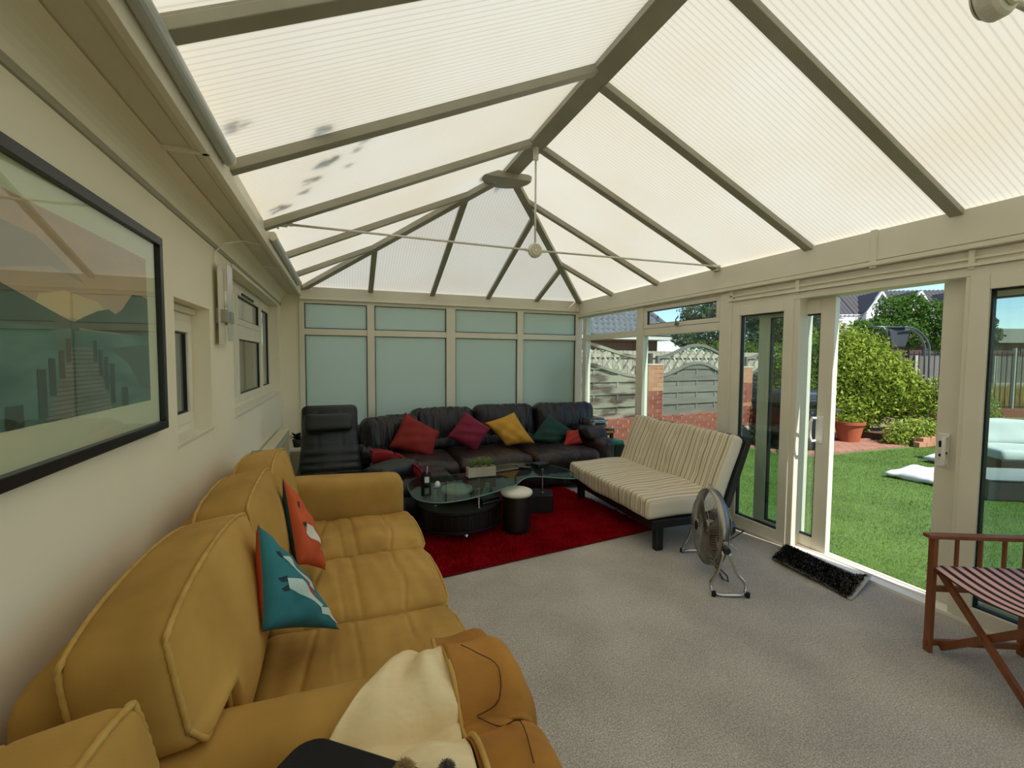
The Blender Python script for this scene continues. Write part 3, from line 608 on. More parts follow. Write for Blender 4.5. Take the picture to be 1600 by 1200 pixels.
# loose arm cover turned inside out: cream lining and velvet, draped over both arms
lining = mat('cream lining cloth', '#eedcb0', '#e0c998', ns=4, rough=.6, sheen=.2, bump=.6, bs=9, dist=.02, stretch=(1,2.2,1))
velvet2 = mat('worn gold velvet', '#b07a28', '#94611c', ns=6, rough=.8, sheen=.5, bump=.25, bs=25, dist=.008)
lc = T('arm_cover', 'crumpled loose sofa arm cover with cream lining turned outward', 'sofa cover', (.2, 1.1, .5))
def topz(x, y):
    def arm(c, hw, top, r):
        d_ = abs(y-c)-(hw-r)
        return top if d_ <= 0 else (top-r+math.sqrt(max(r*r-d_*d_, 0)) if d_ < r else top-r-(d_-r)*3)
    z = max(arm(1.17, .13, .662, .11), arm(.86, .125, .652, .11), .575)
    return z
def draped(u, v, xa, xb, drop, seed, off=.012):
    """v runs along y; u from xa over the arm front xb and down by drop"""
    y = v
    s_ = xa + u*(xb-xa+drop); r_ = .06
    n = .0045*math.sin(13*u+9*y+seed)+.005*math.sin(21*y-9*u+2*seed)+.0035*abs(math.sin(19*(u*.5+y)+seed))+.003*math.sin(37*y+14*u)
    if s_ < xb: x, z, = s_, topz(s_, y)+off+n+.01
    elif s_ < xb+r_*1.57:
        a = (s_-xb)/r_; x = xb+r_*math.sin(a); z = topz(s_, y)+off-r_*(1-math.cos(a))+.01+n
    else: x = xb+r_+n*1.6+.012*math.sin(14*y+seed)*(s_-xb); z = topz(s_, y)+off-r_-(s_-xb-r_*1.57)
    return (x, y, z)
def lin_edge(y): return -.075+(y-1.02)*.93   # diagonal edge of the lining
g = G(); g.grid(lambda u, v: (lambda p: (p[0], p[1], p[2]+.007*abs(math.sin(11*(p[0]*.9+p[1]*.7)))+.005*abs(math.sin(23*(p[1]*.8-p[0]*.5)+1))+.003*math.sin(41*(p[0]+p[1]*.4))))(draped(u, .55+v*.77, min(.235, lin_edge(.55+v*.77)), .272-.05*(1-v), .0, 1)), 50, 110)
o = g.o('lining', lining, lc, smooth=True); md = o.modifiers.new('s', 'SOLIDIFY'); md.thickness = .004; md.offset = 1
g = G(); g.grid(lambda u, v: draped(u, 1.02+v*.395, .255, .385, .34, 4, .016), 40, 34)
o = g.o('velvet_side', velvet2, lc, smooth=True); md = o.modifiers.new('s', 'SOLIDIFY'); md.thickness = .006; md.offset = 1
g = G(); g.grid(lambda u, v: draped(u, .60+v*.43, .250, .36, .45, 9, .016), 40, 30)
o = g.o('velvet_panel', velvet2, lc, smooth=True); md = o.modifiers.new('s', 'SOLIDIFY'); md.thickness = .006; md.offset = 1
G().tube([(.258+.004*math.sin(9*y), y, topz(.26, y)+.034) for y in np.linspace(.6, 1.40, 40)], .007, 6).o('hem', velvet_d, lc, smooth=True)
def crm_(P, k=5):
    P = [Vector(p) for p in P]; o = []
    for i in range(len(P)-1):
        p0, p1, p2, p3 = P[max(i-1,0)], P[i], P[i+1], P[min(i+2, len(P)-1)]
        for j in range(k): t = j/k; o.append(.5*((2*p1)+(p2-p0)*t+(2*p0-5*p1+4*p2-p3)*t*t+(-p0+3*p1-3*p2+p3)*t**3))
    return o+[P[-1]]
thr = mat('dark thread', '#3a2412', rough=.8)
G().tube(crm_([(.30, 1.20, topz(0,1.2)+.044), (.33, 1.15, topz(0,1.15)+.046), (.375, 1.10, topz(0,1.1)+.040), (.36, 1.05, topz(0,1.05)+.04), (.30, 1.04, topz(0,1.04)+.046)]), .0013, 5).tube(crm_([(.30, 1.03, topz(0,1.03)+.05), (.34, .98, topz(0,.98)+.055), (.36, .90, topz(0,.9)+.05), (.35, .80, topz(0,.8)+.05)]), .0013, 5).o('loose_thread', thr, lc)
# flat black case in the foreground
g = G(); poly = []
def rpoly(x0, x1, y0, y1, r, n=8):
    p = []
    for (cx, cy_, a0) in ((x1-r, y1-r, 0), (x0+r, y1-r, PI/2), (x0+r, y0+r, PI), (x1-r, y0+r, 3*PI/2)):
        for k in range(n+1): a = a0+PI/2*k/n; p.append((cx+r*math.cos(a), cy_+r*math.sin(a)))
    return p
blackcase = mat('matt black fabric', '#0c0c0d', rough=.9, bump=.1, bs=200)
Mc = Mloc((-.075, 1.0, .700), rz=-.67)
pc = rpoly(0, .46, -.34, 0, .05)
case = T('flat_case', 'flat matt black case with rounded corner lying on the chair arm', 'case', (.06, .75, .69))
G().prism(pc, lambda a, b: Mc @ Vector((a, b, 0)), lambda a, b: Mc @ Vector((a, b, .022))).o('shell', blackcase, case, bevel=.005)
def fuzzy(c, r, n, m_, parent, name, L_=.02):
    c = np.array(c); d_ = rng.normal(size=(n, 3)); d_ /= np.linalg.norm(d_, axis=1, keepdims=True); b = c + d_*r*.8; t = c+d_*(r+L_*rng.uniform(.4, 1, (n, 1)))+rng.normal(size=(n, 3))*L_*.3
    s_ = np.cross(d_, rng.normal(size=(n, 3))); s_ /= np.linalg.norm(s_, axis=1, keepdims=True); s_ *= .0018
    V = np.stack([b-s_, b+s_, t], 1).reshape(-1, 3); F = np.arange(3*n).reshape(-1, 3); return fso(name, V, F, m_, parent, kind='stuff')
for c, r_, col, lb in (((.100, .838, .722), .016, '#b59a6c', 'small tan fluffy pompom on the black case'), ((.178, .822, .715), .011, '#7b756c', 'small grey fluffy pompom beside the tan one')):
    t = T('pompom', lb, 'pompom', c); pm = mat('fluff '+col, col, rough=.9)
    G().lathe(c, [(0, -r_), (r_*.7, -r_*.7), (r_, 0), (r_*.7, r_*.7), (0, r_)], 12).o('core', pm, t, smooth=True); fuzzy(c, r_, 1500, pm, t, 'fluff', .007)
# scatter cushions on the mustard sofa with flat bird prints
orange, teal = mat('burnt orange cotton', '#c8572a', '#b94b20', ns=5, rough=.85, bump=.2, bs=200, dist=.002), mat('teal cotton', '#2b7780', '#23666f', ns=5, rough=.85, bump=.2, bs=200, dist=.002)
pale, redp, navy = mat('pale printed shape', '#b9cdc4', rough=.85), mat('red printed shape', '#b7322a', rough=.85), mat('navy printed shape', '#16303f', rough=.85)
white_p = mat('white printed shape', '#d8d2c0', rough=.85)
def cushion(name, label, cs, t, m_, seed, cat='cushion', group=None, prints=None, flip=1, bend=0., pinch=.07, n=18, wr=.006):
    c = np.array(cs, float); ctr = c.mean(0)
    r = T(name, label, cat, tuple(ctr-np.array((0,0,.1))), group=group) if prints else None
    g = G().pillow(*cs, t, n, seed=seed, mats=isinstance(m_, list), flip=flip, bend=bend, pinch=pinch, wr=wr)
    if not prints: return g.o(name, m_, smooth=True, weld=True, label=label, cat=cat, group=group)
    g.o('cover', m_, r, smooth=True, weld=True)
    # seam piping
    nn = np.cross(c[1]-c[0], c[3]-c[0]); nn /= np.linalg.norm(nn); nn *= flip
    rs = np.random.default_rng(seed); ph = rs.uniform(0, 6, 8)
    def S_(u, v, lift=.0015):
        uu = u*(1-pinch*(1-v*v)); vv = v*(1-pinch*(1-u*u)); a, b = (uu+1)/2, (vv+1)/2
        p = c[0]*(1-a)*(1-b)+c[1]*a*(1-b)+c[2]*a*b+c[3]*(1-a)*b
        e = max(0, 1-u*u)*max(0, 1-v*v); h = t/2*(e**.42)+wr*(e**.5)*(math.sin(7*u+ph[0]+3*v)+math.sin(9*v+ph[1]-4*u)+.6*math.sin(15*u*v+ph[2]))
        return p+nn*(h+lift-bend*(u*u+v*v))
    for pname, m2, poly in prints:
        P = np.array(poly, float)*1.22+np.array((.06, -.02)); P = np.clip(P, -.93, .93); cen = P.mean(0); g = G(); ring = []
        K_ = 5; n_ = len(P)
        # subdivide outline
        Q = [];
        for i in range(n_):
            for k in range(3): Q.append(P[i]+(P[(i+1) % n_]-P[i])*k/3)
        Q = np.array(Q); n_ = len(Q); v = [S_(*cen)]
        for k in range(1, K_+1): v += [S_(*(cen+(q-cen)*k/K_)) for q in Q]
        f = [(0, 1+i, 1+(i+1) % n_) for i in range(n_)]
        for k in range(K_-1): f += [(1+k*n_+i, 1+(k+1)*n_+i, 1+(k+1)*n_+(i+1) % n_, 1+k*n_+(i+1) % n_) for i in range(n_)]
        if flip < 0: f = [q[::-1] for q in f]
        g.add(v, f).o(pname, m2, r)
    return r
birds = lambda body: [('printed_bird', body, [(-.55,.35),(-.25,.42),(.05,.30),(.30,.05),(.36,-.1),(.18,-.05),(-.1,.18),(-.35,.22)]), ('printed_bird', body, [(-.5,-.02),(-.2,-.02),(.15,-.18),(.42,-.40),(.30,-.46),(.0,-.36),(-.3,-.28),(-.5,-.2)]),
    ('printed_collar', redp, [(.05,.12),(.2,.02),(.30,-.22),(.28,-.38),(.18,-.34),(.12,-.12)]), ('printed_beak', navy, [(-.66,.42),(-.55,.44),(-.52,.32),(-.60,.34)]), ('printed_beak', navy, [(-.70,-.04),(-.5,.02),(-.5,-.08),(-.62,-.10)]), ('printed_beak', navy, [(-.68,-.22),(-.52,-.14),(-.5,-.24),(-.62,-.27)]), ('printed_wing', body, [(.30,-.45),(.62,-.42),(.80,-.62),(.74,-.72),(.5,-.58),(.28,-.58)])]
# ---- black leather recliner
lea = mat('black leather', '#1d1f1e', '#171918', ns=6, rough=.42, bump=.35, bs=18, dist=.008, spec=.5)
leaB = mat('dark brown leather', '#34211f', '#1f1413', ns=4, rough=.38, bump=.9, bs=11, dist=.02, spec=.5, stretch=(1.6,1,.7))
leaB2 = mat('dark aubergine leather', '#221819', '#151011', ns=4, rough=.38, bump=1.0, bs=12, dist=.02, spec=.5, stretch=(2.2,1,.5))
rc = T('recliner_chair', 'black leather recliner with a padded headrest at the far left', 'armchair', (-.12, 4.35, 0))
Mr = Mloc((-.115, 4.62, .70), rx=-.22)
def dfr(P, a):
    zn = P[:,2]/a[2]; xn = P[:,0]/a[0]; fr = P[:,1] < 0
    P[:,0] *= 1+.16*np.clip(-zn, 0, 1)
    cr = sum(np.exp(-((P[:,2]-q)/.012)**2) for q in (.10, -.04, -.13, -.20, -.27))
    P[:,1] += np.where(fr, .014*cr*(.4+.6*np.abs(xn)) - .02*(1-xn**2), 0) + wav(P*np.array([1,1,3.]), 5, 9, .010)
    sm = np.exp(-((np.abs(P[:,0])-.10)/.007)**2); P[:,1] += np.where(fr, .010*sm, 0)
    return P
G().rb((0,0,0), (.50, .13, .72), .055, (30, 4, 44), dfr, Mr).o('backrest', lea, rc, smooth=True)
G().rb((0,0,0), (.42, .10, .17), .045, (12, 6, 8), lambda P, a: P+np.array([0,1,0])*0, Mloc((-.125, 4.60-.075, .905), rx=-.22)).o('headrest', lea, rc, smooth=True)
G().rb((-.06, 4.22, .36), (.54, .60, .16), .06, (16, 16, 6), lambda P, a: P+np.stack([P[:,0]*0, P[:,1]*0, wav(P, 8, 10, .012)], 1)).o('seat', lea, rc, smooth=True)
for s in (-1, 1): G().tube([(-.06+s*.30, 4.02, .10), (-.06+s*.31, 4.05, .40), (-.06+s*.31, 4.10, .47), (-.06+s*.31, 4.45, .50)], .018, 8).o('arm_tube', gasket, rc, smooth=True)
G().cyl((-.06, 4.25), .27, 0, .03, 32).cyl((-.06, 4.25), .035, .03, .29, 16).o('swivel_base', gasket, rc, bevel=.003)
# ---- dark leather corner sofa
cs = T('corner_sofa', 'large dark brown leather corner sofa under the obscured glass', 'sofa', (1.5, 5.3, 0))
def lb(name, c, size, r, rz, seed, parent, m_, nn=(18, 8, 14), seams=(), puff=.02, rx=0, amp=.016, wf=9, creaseax=0):
    M = Mloc(c, rx=rx, rz=rz)
    def df(P, a):
        xn, yn, zn = P[:,0]/a[0], P[:,1]/a[1], P[:,2]/a[2]
        b = (1-xn**2)*(1-zn**2) if size[1] < size[2] else (1-xn**2)*(1-yn**2)
        if size[1] < size[2]: P[:,1] += np.where(P[:,1] < 0, -puff, 0)*b
        else: P[:,2] += np.where(P[:,2] > 0, puff, 0)*b
        for q in seams:
            e = np.exp(-((P[:,0]-q*a[0])/.010)**2)
            if size[1] < size[2]: P[:,1] += np.where(P[:,1] < 0, .014, 0)*e; P[:,2] += np.where(P[:,2] > a[2]*.6, -.008, 0)*e
            else: P[:,2] -= np.where(P[:,2] > 0, .010, 0)*e
        if size[1] < size[2] and size[0] > .5:
            P[:,1] += np.where(P[:,1] < 0, 1, .3)*.0055*np.sin(P[:,0]*58+2.2*np.sin(P[:,2]*9+seed)+seed)*np.abs(zn)**1.5*(1-np.abs(xn)**6); P[:,2] += .003*np.sin(P[:,0]*66+seed)*(zn > .5)
        elif size[0] > .5: P[:,2] += .0035*np.sin(P[:,0]*50+6*np.sin(P[:,1]*6+seed)+seed)*np.abs(yn)**1.5
        wv = wav(P*np.array([1.6, 1, .8]), seed, wf, amp); ed = .35+.65*np.maximum(np.abs(zn), np.abs(xn))**2
        if size[1] < size[2]: P[:,1] += wv*ed; P[:,2] += .4*wav(P, seed+3, 14, amp)
        else: P[:,2] += wv*ed*.8; P[:,1] += .4*wav(P, seed+3, 14, amp)
        return P
    return G().rb((0,0,0), size, r, nn, df, M).o(name, m_, parent, smooth=True)
for i, (c, wdt, rz, ht, zc) in enumerate((((2.83, 5.60), .90, .0, .50, .665), ((1.97, 5.62), .84, .0, .50, .665), ((1.16, 5.62), .80, .03, .50, .65), ((.52, 5.38), .72, .50, .50, .60))):
    o = lb('back_cushion', (c[0], c[1], zc), (wdt, .30, ht), .115, rz, 30+i, cs, leaB2, (96, 8, 26), seams=(-.62, -.38, -.12, .14, .40, .66), puff=.035, rx=-.12, amp=.016)
    lb('lumbar_roll', (c[0]-.16*math.sin(-rz)*-1, c[1]-.11*math.cos(rz), .47), (wdt*.98, .17, .20), .075, rz, 50+i, cs, leaB2, (70, 8, 10), seams=(-.5, -.2, .15, .45), puff=.02, amp=.016, wf=13)
for i, (x0, x1, y0, y1, zz) in enumerate(((2.02, 2.86, 4.60, 5.45, .36), (1.16, 2.02, 4.66, 5.5, .36), (.28, 1.16, 4.62, 5.4, .36), (.26, .98, 4.06, 4.66, .355))):
    lb('seat_cushion', ((x0+x1)/2, (y0+y1)/2, zz-.03), (x1-x0+.01, y1-y0, .19), .085, 0, 70+i, cs, leaB, (36, 30, 8), seams=(), puff=.035, amp=.020, wf=8)
G().rb((1.68, 5.18, .16), (2.78, 1.05, .24), .04, (20, 10, 4)).rb((.60, 4.42, .16), (.72, .72, .24), .04, (10, 10, 4)).rb((1.45, 5.72, .40), (3.3, .18, .62), .06, (20, 4, 8)).o('base', leaB2, cs, smooth=True)
for sgn, xx in ((1, 2.97),):
    lb('arm', (xx, 5.10, .36), (.24, .92, .42), .11, 0, 90, cs, leaB, (10, 26, 16), puff=0, amp=.018, wf=10)
    lb('arm_pad', (xx-.015, 5.12, .56), (.27, .62, .16), .075, 0, 91, cs, leaB2, (10, 22, 8), seams=(), puff=.01, amp=.02, wf=13)
lb('arm', (.40, 4.20, .485), (.30, .52, .13), .06, -.75, 95, cs, lea, (18, 16, 8), puff=.02, amp=.016, wf=12)
for x, y in ((.3, 4.15), (.95, 4.12), (2.9, 4.72), (1.5, 4.75), (3.0, 5.6), (.1, 5.0)): G().cyl((x, y), .025, 0, .06, 12).o('foot', gasket, cs)
G().grid(lambda u, v: (.255+.42*u+.02*math.sin(4*v), 4.63-.62*u*u+.12*v-.05*math.sin(3*u), .565+.035*math.sin(PI*u)-.10*u*u+.02*v-.10*(v < .01)), 30, 10).o('red_throw', mat('crimson cushion velvet', '#8f1119', '#7a0d15', ns=5, rough=.75, sheen=.4), smooth=True, label='folded crimson throw lying over the left arm of the leather corner sofa', cat='throw').modifiers.new('s', 'SOLIDIFY').thickness = .035
cmat = lambda n, a, b: mat(n, a, b, ns=6, rough=.8, sheen=.35, bump=.2, bs=120, dist=.003)
cushion('scatter_cushion', 'large brick-red cushion leaning beside the recliner', [(.455,5.04,.545),(.93,5.0,.40),(1.045,5.16,.665),(.66,5.22,.90)], .16, cmat('brick red cotton', '#8a1a0b', '#781406'), 1, group=None)
cushion('scatter_cushion', 'magenta square cushion standing on one corner', [(1.12,5.16,.60),(1.46,5.10,.405),(1.66,5.16,.68),(1.375,5.27,.88)], .15, cmat('magenta velvet', '#7d0c30', '#6c0827'), 2)
cushion('scatter_cushion', 'mustard yellow square cushion on the leather sofa', [(1.85,5.14,.455),(2.21,5.10,.475),(1.99,5.26,.85),(1.60,5.24,.735)], .15, cmat('yellow cotton', '#c9952f', '#bb8724'), 3)
cushion('scatter_cushion', 'dark green cushion on the leather sofa', [(2.15,5.16,.50),(2.52,5.12,.42),(2.80,5.18,.58),(2.46,5.29,.81)], .14, cmat('bottle green velvet', '#0f3a30', '#0b2d25'), 4)
cushion('scatter_cushion', 'small orange-red cushion propped in front of the green one', [(2.52,4.96,.435),(2.78,4.94,.47),(2.80,5.10,.615),(2.64,5.10,.61)], .09, cmat('orange red cotton', '#a82a16', '#96200f'), 5)
cushion('bird_cushion', 'teal cushion with printed white birds and red collars, back edge orange', [(-.24,1.53,.665),(-.02,1.74,.505),(-.235,1.98,.70),(-.27,1.70,.945)], .14, [teal, orange], 6, prints=birds(pale), flip=1)
cushion('bird_cushion', 'orange cushion with a printed white bird, back edge dark teal', [(-.20,2.20,.575),(-.085,2.31,.485),(-.205,2.66,.66),(-.27,2.37,.94)], .13, [orange, mat('dark teal cotton', '#17494c', rough=.85)], 8, prints=birds(white_p)[1:5], flip=1)
# ---- radiator, clear tray, plant corner
rd = T('radiator', 'cream panel radiator under the wide house window', 'radiator', (XL, 4.6, .1))
radm = mat('cream enamel', '#cfc7a6', rough=.35)
g = G().box(XL+.025, XL+.115, 3.86, 5.62, .12, .70); g.o('panel', radm, rd, bevel=.006)
G().box(XL+.02, XL+.12, 3.85, 5.63, .70, .715).o('top_grille', mat('cream enamel grille', '#d8d0b0', rough=.4), rd, bevel=.003)
for y in np.arange(3.93, 5.6, .066): G().box(XL+.112, XL+.119, y-.014, y+.014, .16, .66).o('rib', radm, rd, bevel=.003)
clear = glassmat('clear plastic', '#e8ece6', .12, .7, 2.0)
g = G(); 
for a, b in ((0, .0), ): 
    g.box(-.655, -.50, 3.62, 3.95, .735, .739); g.box(-.655, -.651, 3.62, 3.95, .735, .79); g.box(-.504, -.50, 3.62, 3.95, .735, .79); g.box(-.655, -.50, 3.62, 3.624, .735, .79); g.box(-.655, -.50, 3.946, 3.95, .735, .79)
tag(g.o('plastic_tray', clear, bevel=.001), 'empty clear plastic tray on the end of the radiator', 'tray')
sb = T('side_table', 'low white side table behind the recliner', 'table', (-.45, 5.85, 0))
G().box(-.68, -.30, 5.66, 6.03, .44, .47).o('table_top', upvc, sb, bevel=.003)
for x in (-.66, -.32):
    for y in (5.68, 6.01): G().box(x-.015, x+.015, y-.015, y+.015, 0, .44).o('leg', upvc, sb)
pl = T('potted_plant', 'small dark leafed potted plant on the low white table', 'plant', (-.50, 5.80, .47))
G().lathe((-.50, 5.80, .47), [(.04, 0), (.055, .09), (.05, .09), (.0, .085)], 18).o('pot', gasket, pl, smooth=True)
dl = leafmat('dark houseplant leaf', '#1f2c20', '#2d3a2a', .2)
g = G()
for k in range(26):
    a = rng.uniform(0, 6.28); r_ = rng.uniform(.04, .13); z = .56+rng.uniform(-.01, .10); q = Vector((-.50, 5.80, .55)); e = Vector((-.50+r_*math.cos(a), 5.80+r_*math.sin(a), z)); s_ = Vector((-math.sin(a), math.cos(a), 0))*.018; mm = (q+e)/2+Vector((0,0,.03))
    g.add([q, mm-s_, e, mm+s_], [(0,1,2,3)])
g.o('foliage', dl, pl, kind='stuff')
# ---- picture
pf = T('framed_picture', 'large black framed print of a wooden jetty on a misty lake', 'picture', (XL, 1.76, 1.6))
y0, y1, z0, z1 = 0.86, 2.165, 1.222, 1.962; fr = mat('black satin frame', '#16171a', rough=.35)
xf = XL+.032
for a, b, c_, d_ in ((y0, y1, z1-.032, z1), (y0, y1, z0, z0+.032), (y0, y0+.032, z0+.032, z1-.032), (y1-.032, y1, z0+.032, z1-.032)): G().box(XL, xf, a, b, c_, d_).o('frame_rail', fr, pf, bevel=.002)
G().box(XL+.004, XL+.012, y0+.03, y1-.03, z0+.03, z1-.03).o('mount', mat('cream card mount', '#efebd8', rough=.8), pf)
ay0, ay1, az0, az1 = y0+.115, y1-.115, z0+.12, z1-.105
def art(u, v, dx): return (XL+.0125+dx, ay0+u*(ay1-ay0), az0+v*(az1-az0))
def artpoly(name, pts, m_, dx):
    g = G(); n = len(pts); g.add([art(u, v, dx) for u, v in pts], [tuple(range(n))]); return g.o(name, m_, pf)
sky_ = mat('print dusk sky', '#e0b79c', '#c4ada0', ns=5, rough=.7, stretch=(1,1,2.5)); wat = mat('print teal water', '#466e6a', '#7b9a96', ns=5, rough=.7, stretch=(1,.6,3))
mount = mat('print dark mountain', '#616b64', '#525f5a', ns=8, rough=.7); wood_p = mat('print jetty boards', '#8c908a', '#6f7471', ns=40, rough=.7, stretch=(1,.2,1)); post_p = mat('print jetty posts', '#454b49', rough=.7)
artpoly('printed_sky', [(0,.42),(1,.42),(1,1),(0,1)], sky_, .0000); artpoly('printed_water', [(0,0),(1,0),(1,.45),(0,.45)], wat, .0003)
artpoly('printed_cloud', [(0,.72),(.25,.66),(.45,.74),(.6,.70),(.4,.86),(.15,.88),(0,.84)], mat('print grey cloud', '#b3a69c', rough=.7), .0004)
artpoly('printed_glow', [(.38,.52),(.60,.50),(.72,.56),(.66,.62),(.5,.64),(.40,.60)], mat('print peach glow', '#f0cfa8', rough=.7), .0004)
artpoly('printed_mountain', [(0,.45),(.56,.45),(.56,.48),(.50,.50),(.40,.55),(.28,.61),(.15,.645),(0,.65)], mount, .0006)
artpoly('printed_mountain', [(.50,.46),(1,.45),(1,.72),(.95,.73),(.88,.72),(.80,.60),(.76,.57),(.72,.59),(.66,.57),(.58,.52)], mount, .0008)
artpoly('printed_reflection', [(.72,.36),(1,.40),(1,.08),(.92,.10),(.84,.26)], mat('print dark reflection', '#5c6c69', rough=.7), .0006)
artpoly('printed_jetty', [(.40,0),(.72,0),(.615,.36),(.52,.36)], wood_p, .0010)
for k in range(16):
    v = k/16*.36; wl = .40+(.52-.40)*v/.36; wr_ = .72+(.615-.72)*v/.36; artpoly('printed_board', [(wl, v), (wr_, v), (wr_, v+.004), (wl, v+.004)], post_p, .0012)
for u, v0, v1, w_ in ((.395, .02, .25, .016), (.435, .12, .30, .013), (.475, .2, .34, .011), (.505, .28, .40, .010), (.725, .03, .27, .014), (.69, .12, .31, .012), (.66, .2, .35, .011), (.632, .28, .40, .010), (.30, 0, .10, .028), (.80, .0, .12, .022)):
    artpoly('printed_post', [(u-w_, v0), (u+w_, v0), (u+w_, v1), (u-w_, v1)], post_p, .0014)
G().box(XL+.020, XL+.0215, y0+.03, y1-.03, z0+.03, z1-.03).o('picture_glass', glassmat('picture glass', '#f4f7f2', .045, .40, 4.5), pf)
# ---- shaggy red rug
rgm = leafmat('red shag yarn', '#960a16', '#b81526', .1, 4.)
rg = T('shag_rug', 'deep red shaggy rug under the glass coffee table', 'rug', (1.6, 3.8, 0))
rq = np.array([(.50, 3.00), (2.56, 3.27), (2.38, 4.78), (.36, 4.55)])
n = 95000; u, v = rng.random(n), rng.random(n)
def rp(u, v): return (rq[0]*((1-u)*(1-v))[:,None] + rq[1]*(u*(1-v))[:,None] + rq[2]*(u*v)[:,None] + rq[3]*((1-u)*v)[:,None])
b = rp(u, v); h = rng.uniform(.016, .034, n); a = rng.uniform(0, 6.283, n); ln = rng.uniform(.004, .022, n)
B0 = np.column_stack([b, np.full(n, .004)]); tp = B0+np.column_stack([np.cos(a)*ln, np.sin(a)*ln, h]); sd = np.column_stack([-np.sin(a), np.cos(a), a*0])*.0028
V = np.stack([B0-sd, B0+sd, tp+sd*.6, tp-sd*.6], 1).reshape(-1, 3); fso('pile', V, np.arange(4*n).reshape(-1, 4), rgm, rg, kind='stuff')
G().add([(*p, .001) for p in rq]+[(*p, .010) for p in rq], [(3,2,1,0),(4,5,6,7),(0,1,5,4),(1,2,6,5),(2,3,7,6),(3,0,4,7)]).o('backing', mat('dark red backing', '#5c0509', rough=.95), rg)
# ---- black fluffy doormat, lifted corner shows a pale underside
dm = T('door_mat', 'black fluffy mat with pale backing in front of the open patio door', 'mat', (3.1, 2.2, 0))
c4 = np.array([(3.02, 2.46), (3.335, 2.60), (3.335, 1.96), (2.965, 1.86)])
def mp_(u, v):
    p = c4[0]*(1-u)*(1-v)+c4[1]*u*(1-v)+c4[2]*u*v+c4[3]*(1-u)*v
    z = .012 + .010*math.sin(5*v+2*u) + (.05*max(0, v-.82)/.18*max(0,(u-.2)) if v > .82 else 0)
    return (p[0]+.02*math.sin(6*v)*(u-.5), p[1]-.05*math.sin(PI*u)*(v > .9)*0, z)
g = G().grid(lambda u, v: mp_(u, v), 14, 24); o = g.o('backing', mat('pale grey mat backing', '#bdb9ad', rough=.8), dm, smooth=True); md = o.modifiers.new('s', 'SOLIDIFY'); md.thickness = .008
n = 26000; u, v = rng.random(n), rng.random(n)*.955; P = np.array([mp_(a, b) for a, b in zip(u, v)]); a = rng.normal(-2.2, .8, n); ln = rng.uniform(.012, .038, n); h = rng.uniform(.006, .03, n)
tp = P+np.column_stack([np.cos(a)*ln, np.sin(a)*ln, h]); sd = np.column_stack([-np.sin(a), np.cos(a), a*0])*.0022
fso('fur', np.stack([P-sd, P+sd, tp], 1).reshape(-1, 3), np.arange(3*n).reshape(-1, 3), mat('black fur', '#060709', rough=.95, spec=.15), dm, kind='stuff')
# ---- striped futon
fb = T('futon_sofa', 'futon sofa bed with cream and brown striped mattress on a black frame', 'sofa', (2.75, 3.58, 0), rz=-.035)
st = stripemat('striped mattress ticking', [(0,'#d9cdb2'),(.10,'#9c8a6c'),(.16,'#dfd5bd'),(.24,'#cbbd9f'),(.30,'#dfd5bd'),(.38,'#a89878'),(.43,'#8f7f68'),(.47,'#d9cdb2'),(.58,'#c4b597'),(.63,'#dfd5bd'),(.73,'#8e8170'),(.76,'#d0c3a6'),(.84,'#b5a586'),(.90,'#dfd5bd')], .185, axis=1, bump=.35)
blk = mat('black painted timber', '#101113', rough=.4)
M0 = WM[fb.name]
def dfs(P, a):
    yn, xn = P[:,1]/a[1], P[:,0]/a[0]
    up = P[:,2] > 0; P[:,2] += np.where(up, .014*(1-xn**2)*(1-yn**4), 0)
    P[:,2] += wav(P, 71, 6, .012); P[:,0] += wav(P*np.array([.3,1,1]), 72, 9, .012); 
    tf = sum(np.exp(-((P[:,1]-q)**2+(P[:,0]-w_)**2)/.0016) for q in (-.45, -.05, .38) for w_ in (-.12, .14)); P[:,2] -= np.where(up, .012*tf, 0)
    sd = (np.abs(P[:,2]) < a[2]*.6) & (np.abs(xn) > .9); P[:,0] -= np.where(sd, .006*np.cos(P[:,1]*60)*np.sign(xn), 0)
    return P
fut = {}
def fo(name, g, m_, **k): return g.o(name, m_, fb, **k)
Ms = M0 @ Matrix.Translation((-.185, -.02, .345)) @ Matrix.Rotation(-.03, 4, 'Y')
g = G().rb((0,0,0), (.70, 1.40, .165), .035, (26, 44, 8), dfs); 
def place(g, name, m_, M, smooth=True, bevel=0):
    me = g.mesh(name, m_, smooth); o = link(name, me, fb, M)
    if bevel: md = o.modifiers.new('Bevel', 'BEVEL'); md.width = bevel; md.segments = 2; md.limit_method = 'ANGLE'
    return o
place(g, 'seat_mattress', st, Ms)
Mb = M0 @ Matrix.Translation((.235, -.02, .615)) @ Matrix.Rotation(math.radians(-69), 4, 'Y')
g = G().rb((0,0,0), (.56, 1.42, .13), .035, (22, 44, 8), dfs); ob = place(g, 'back_mattress', st, Mb)
g = G().box(-.30, .30, -.735, -.690, -.055, .0).box(-.30, .30, .690, .735, -.055, .0).box(.25, .30, -.70, .70, -.055, 0).box(-.30, -.25, -.70, .70, -.055, 0)
for k in range(6): g.box(-.28, .28, -.55+k*.22-.03, -.55+k*.22+.03, -.04, -.02)
place(g, 'back_frame', blk, Mb @ Matrix.Translation((0, 0, -.065)) , False, .006)
g = G().box(-.50, .13, -.725, -.68, -.03, .03).box(-.50, .13, .68, .725, -.03, .03).box(-.50, -.46, -.7, .7, -.03, .03).box(.09, .13, -.7, .7, -.03, .03)
for k in range(7): g.box(-.48, .11, -.6+k*.2-.03, -.6+k*.2+.03, 0, .02)
place(g, 'seat_frame', blk, M0 @ Matrix.Translation((0, -.02, .225)), False, .005)
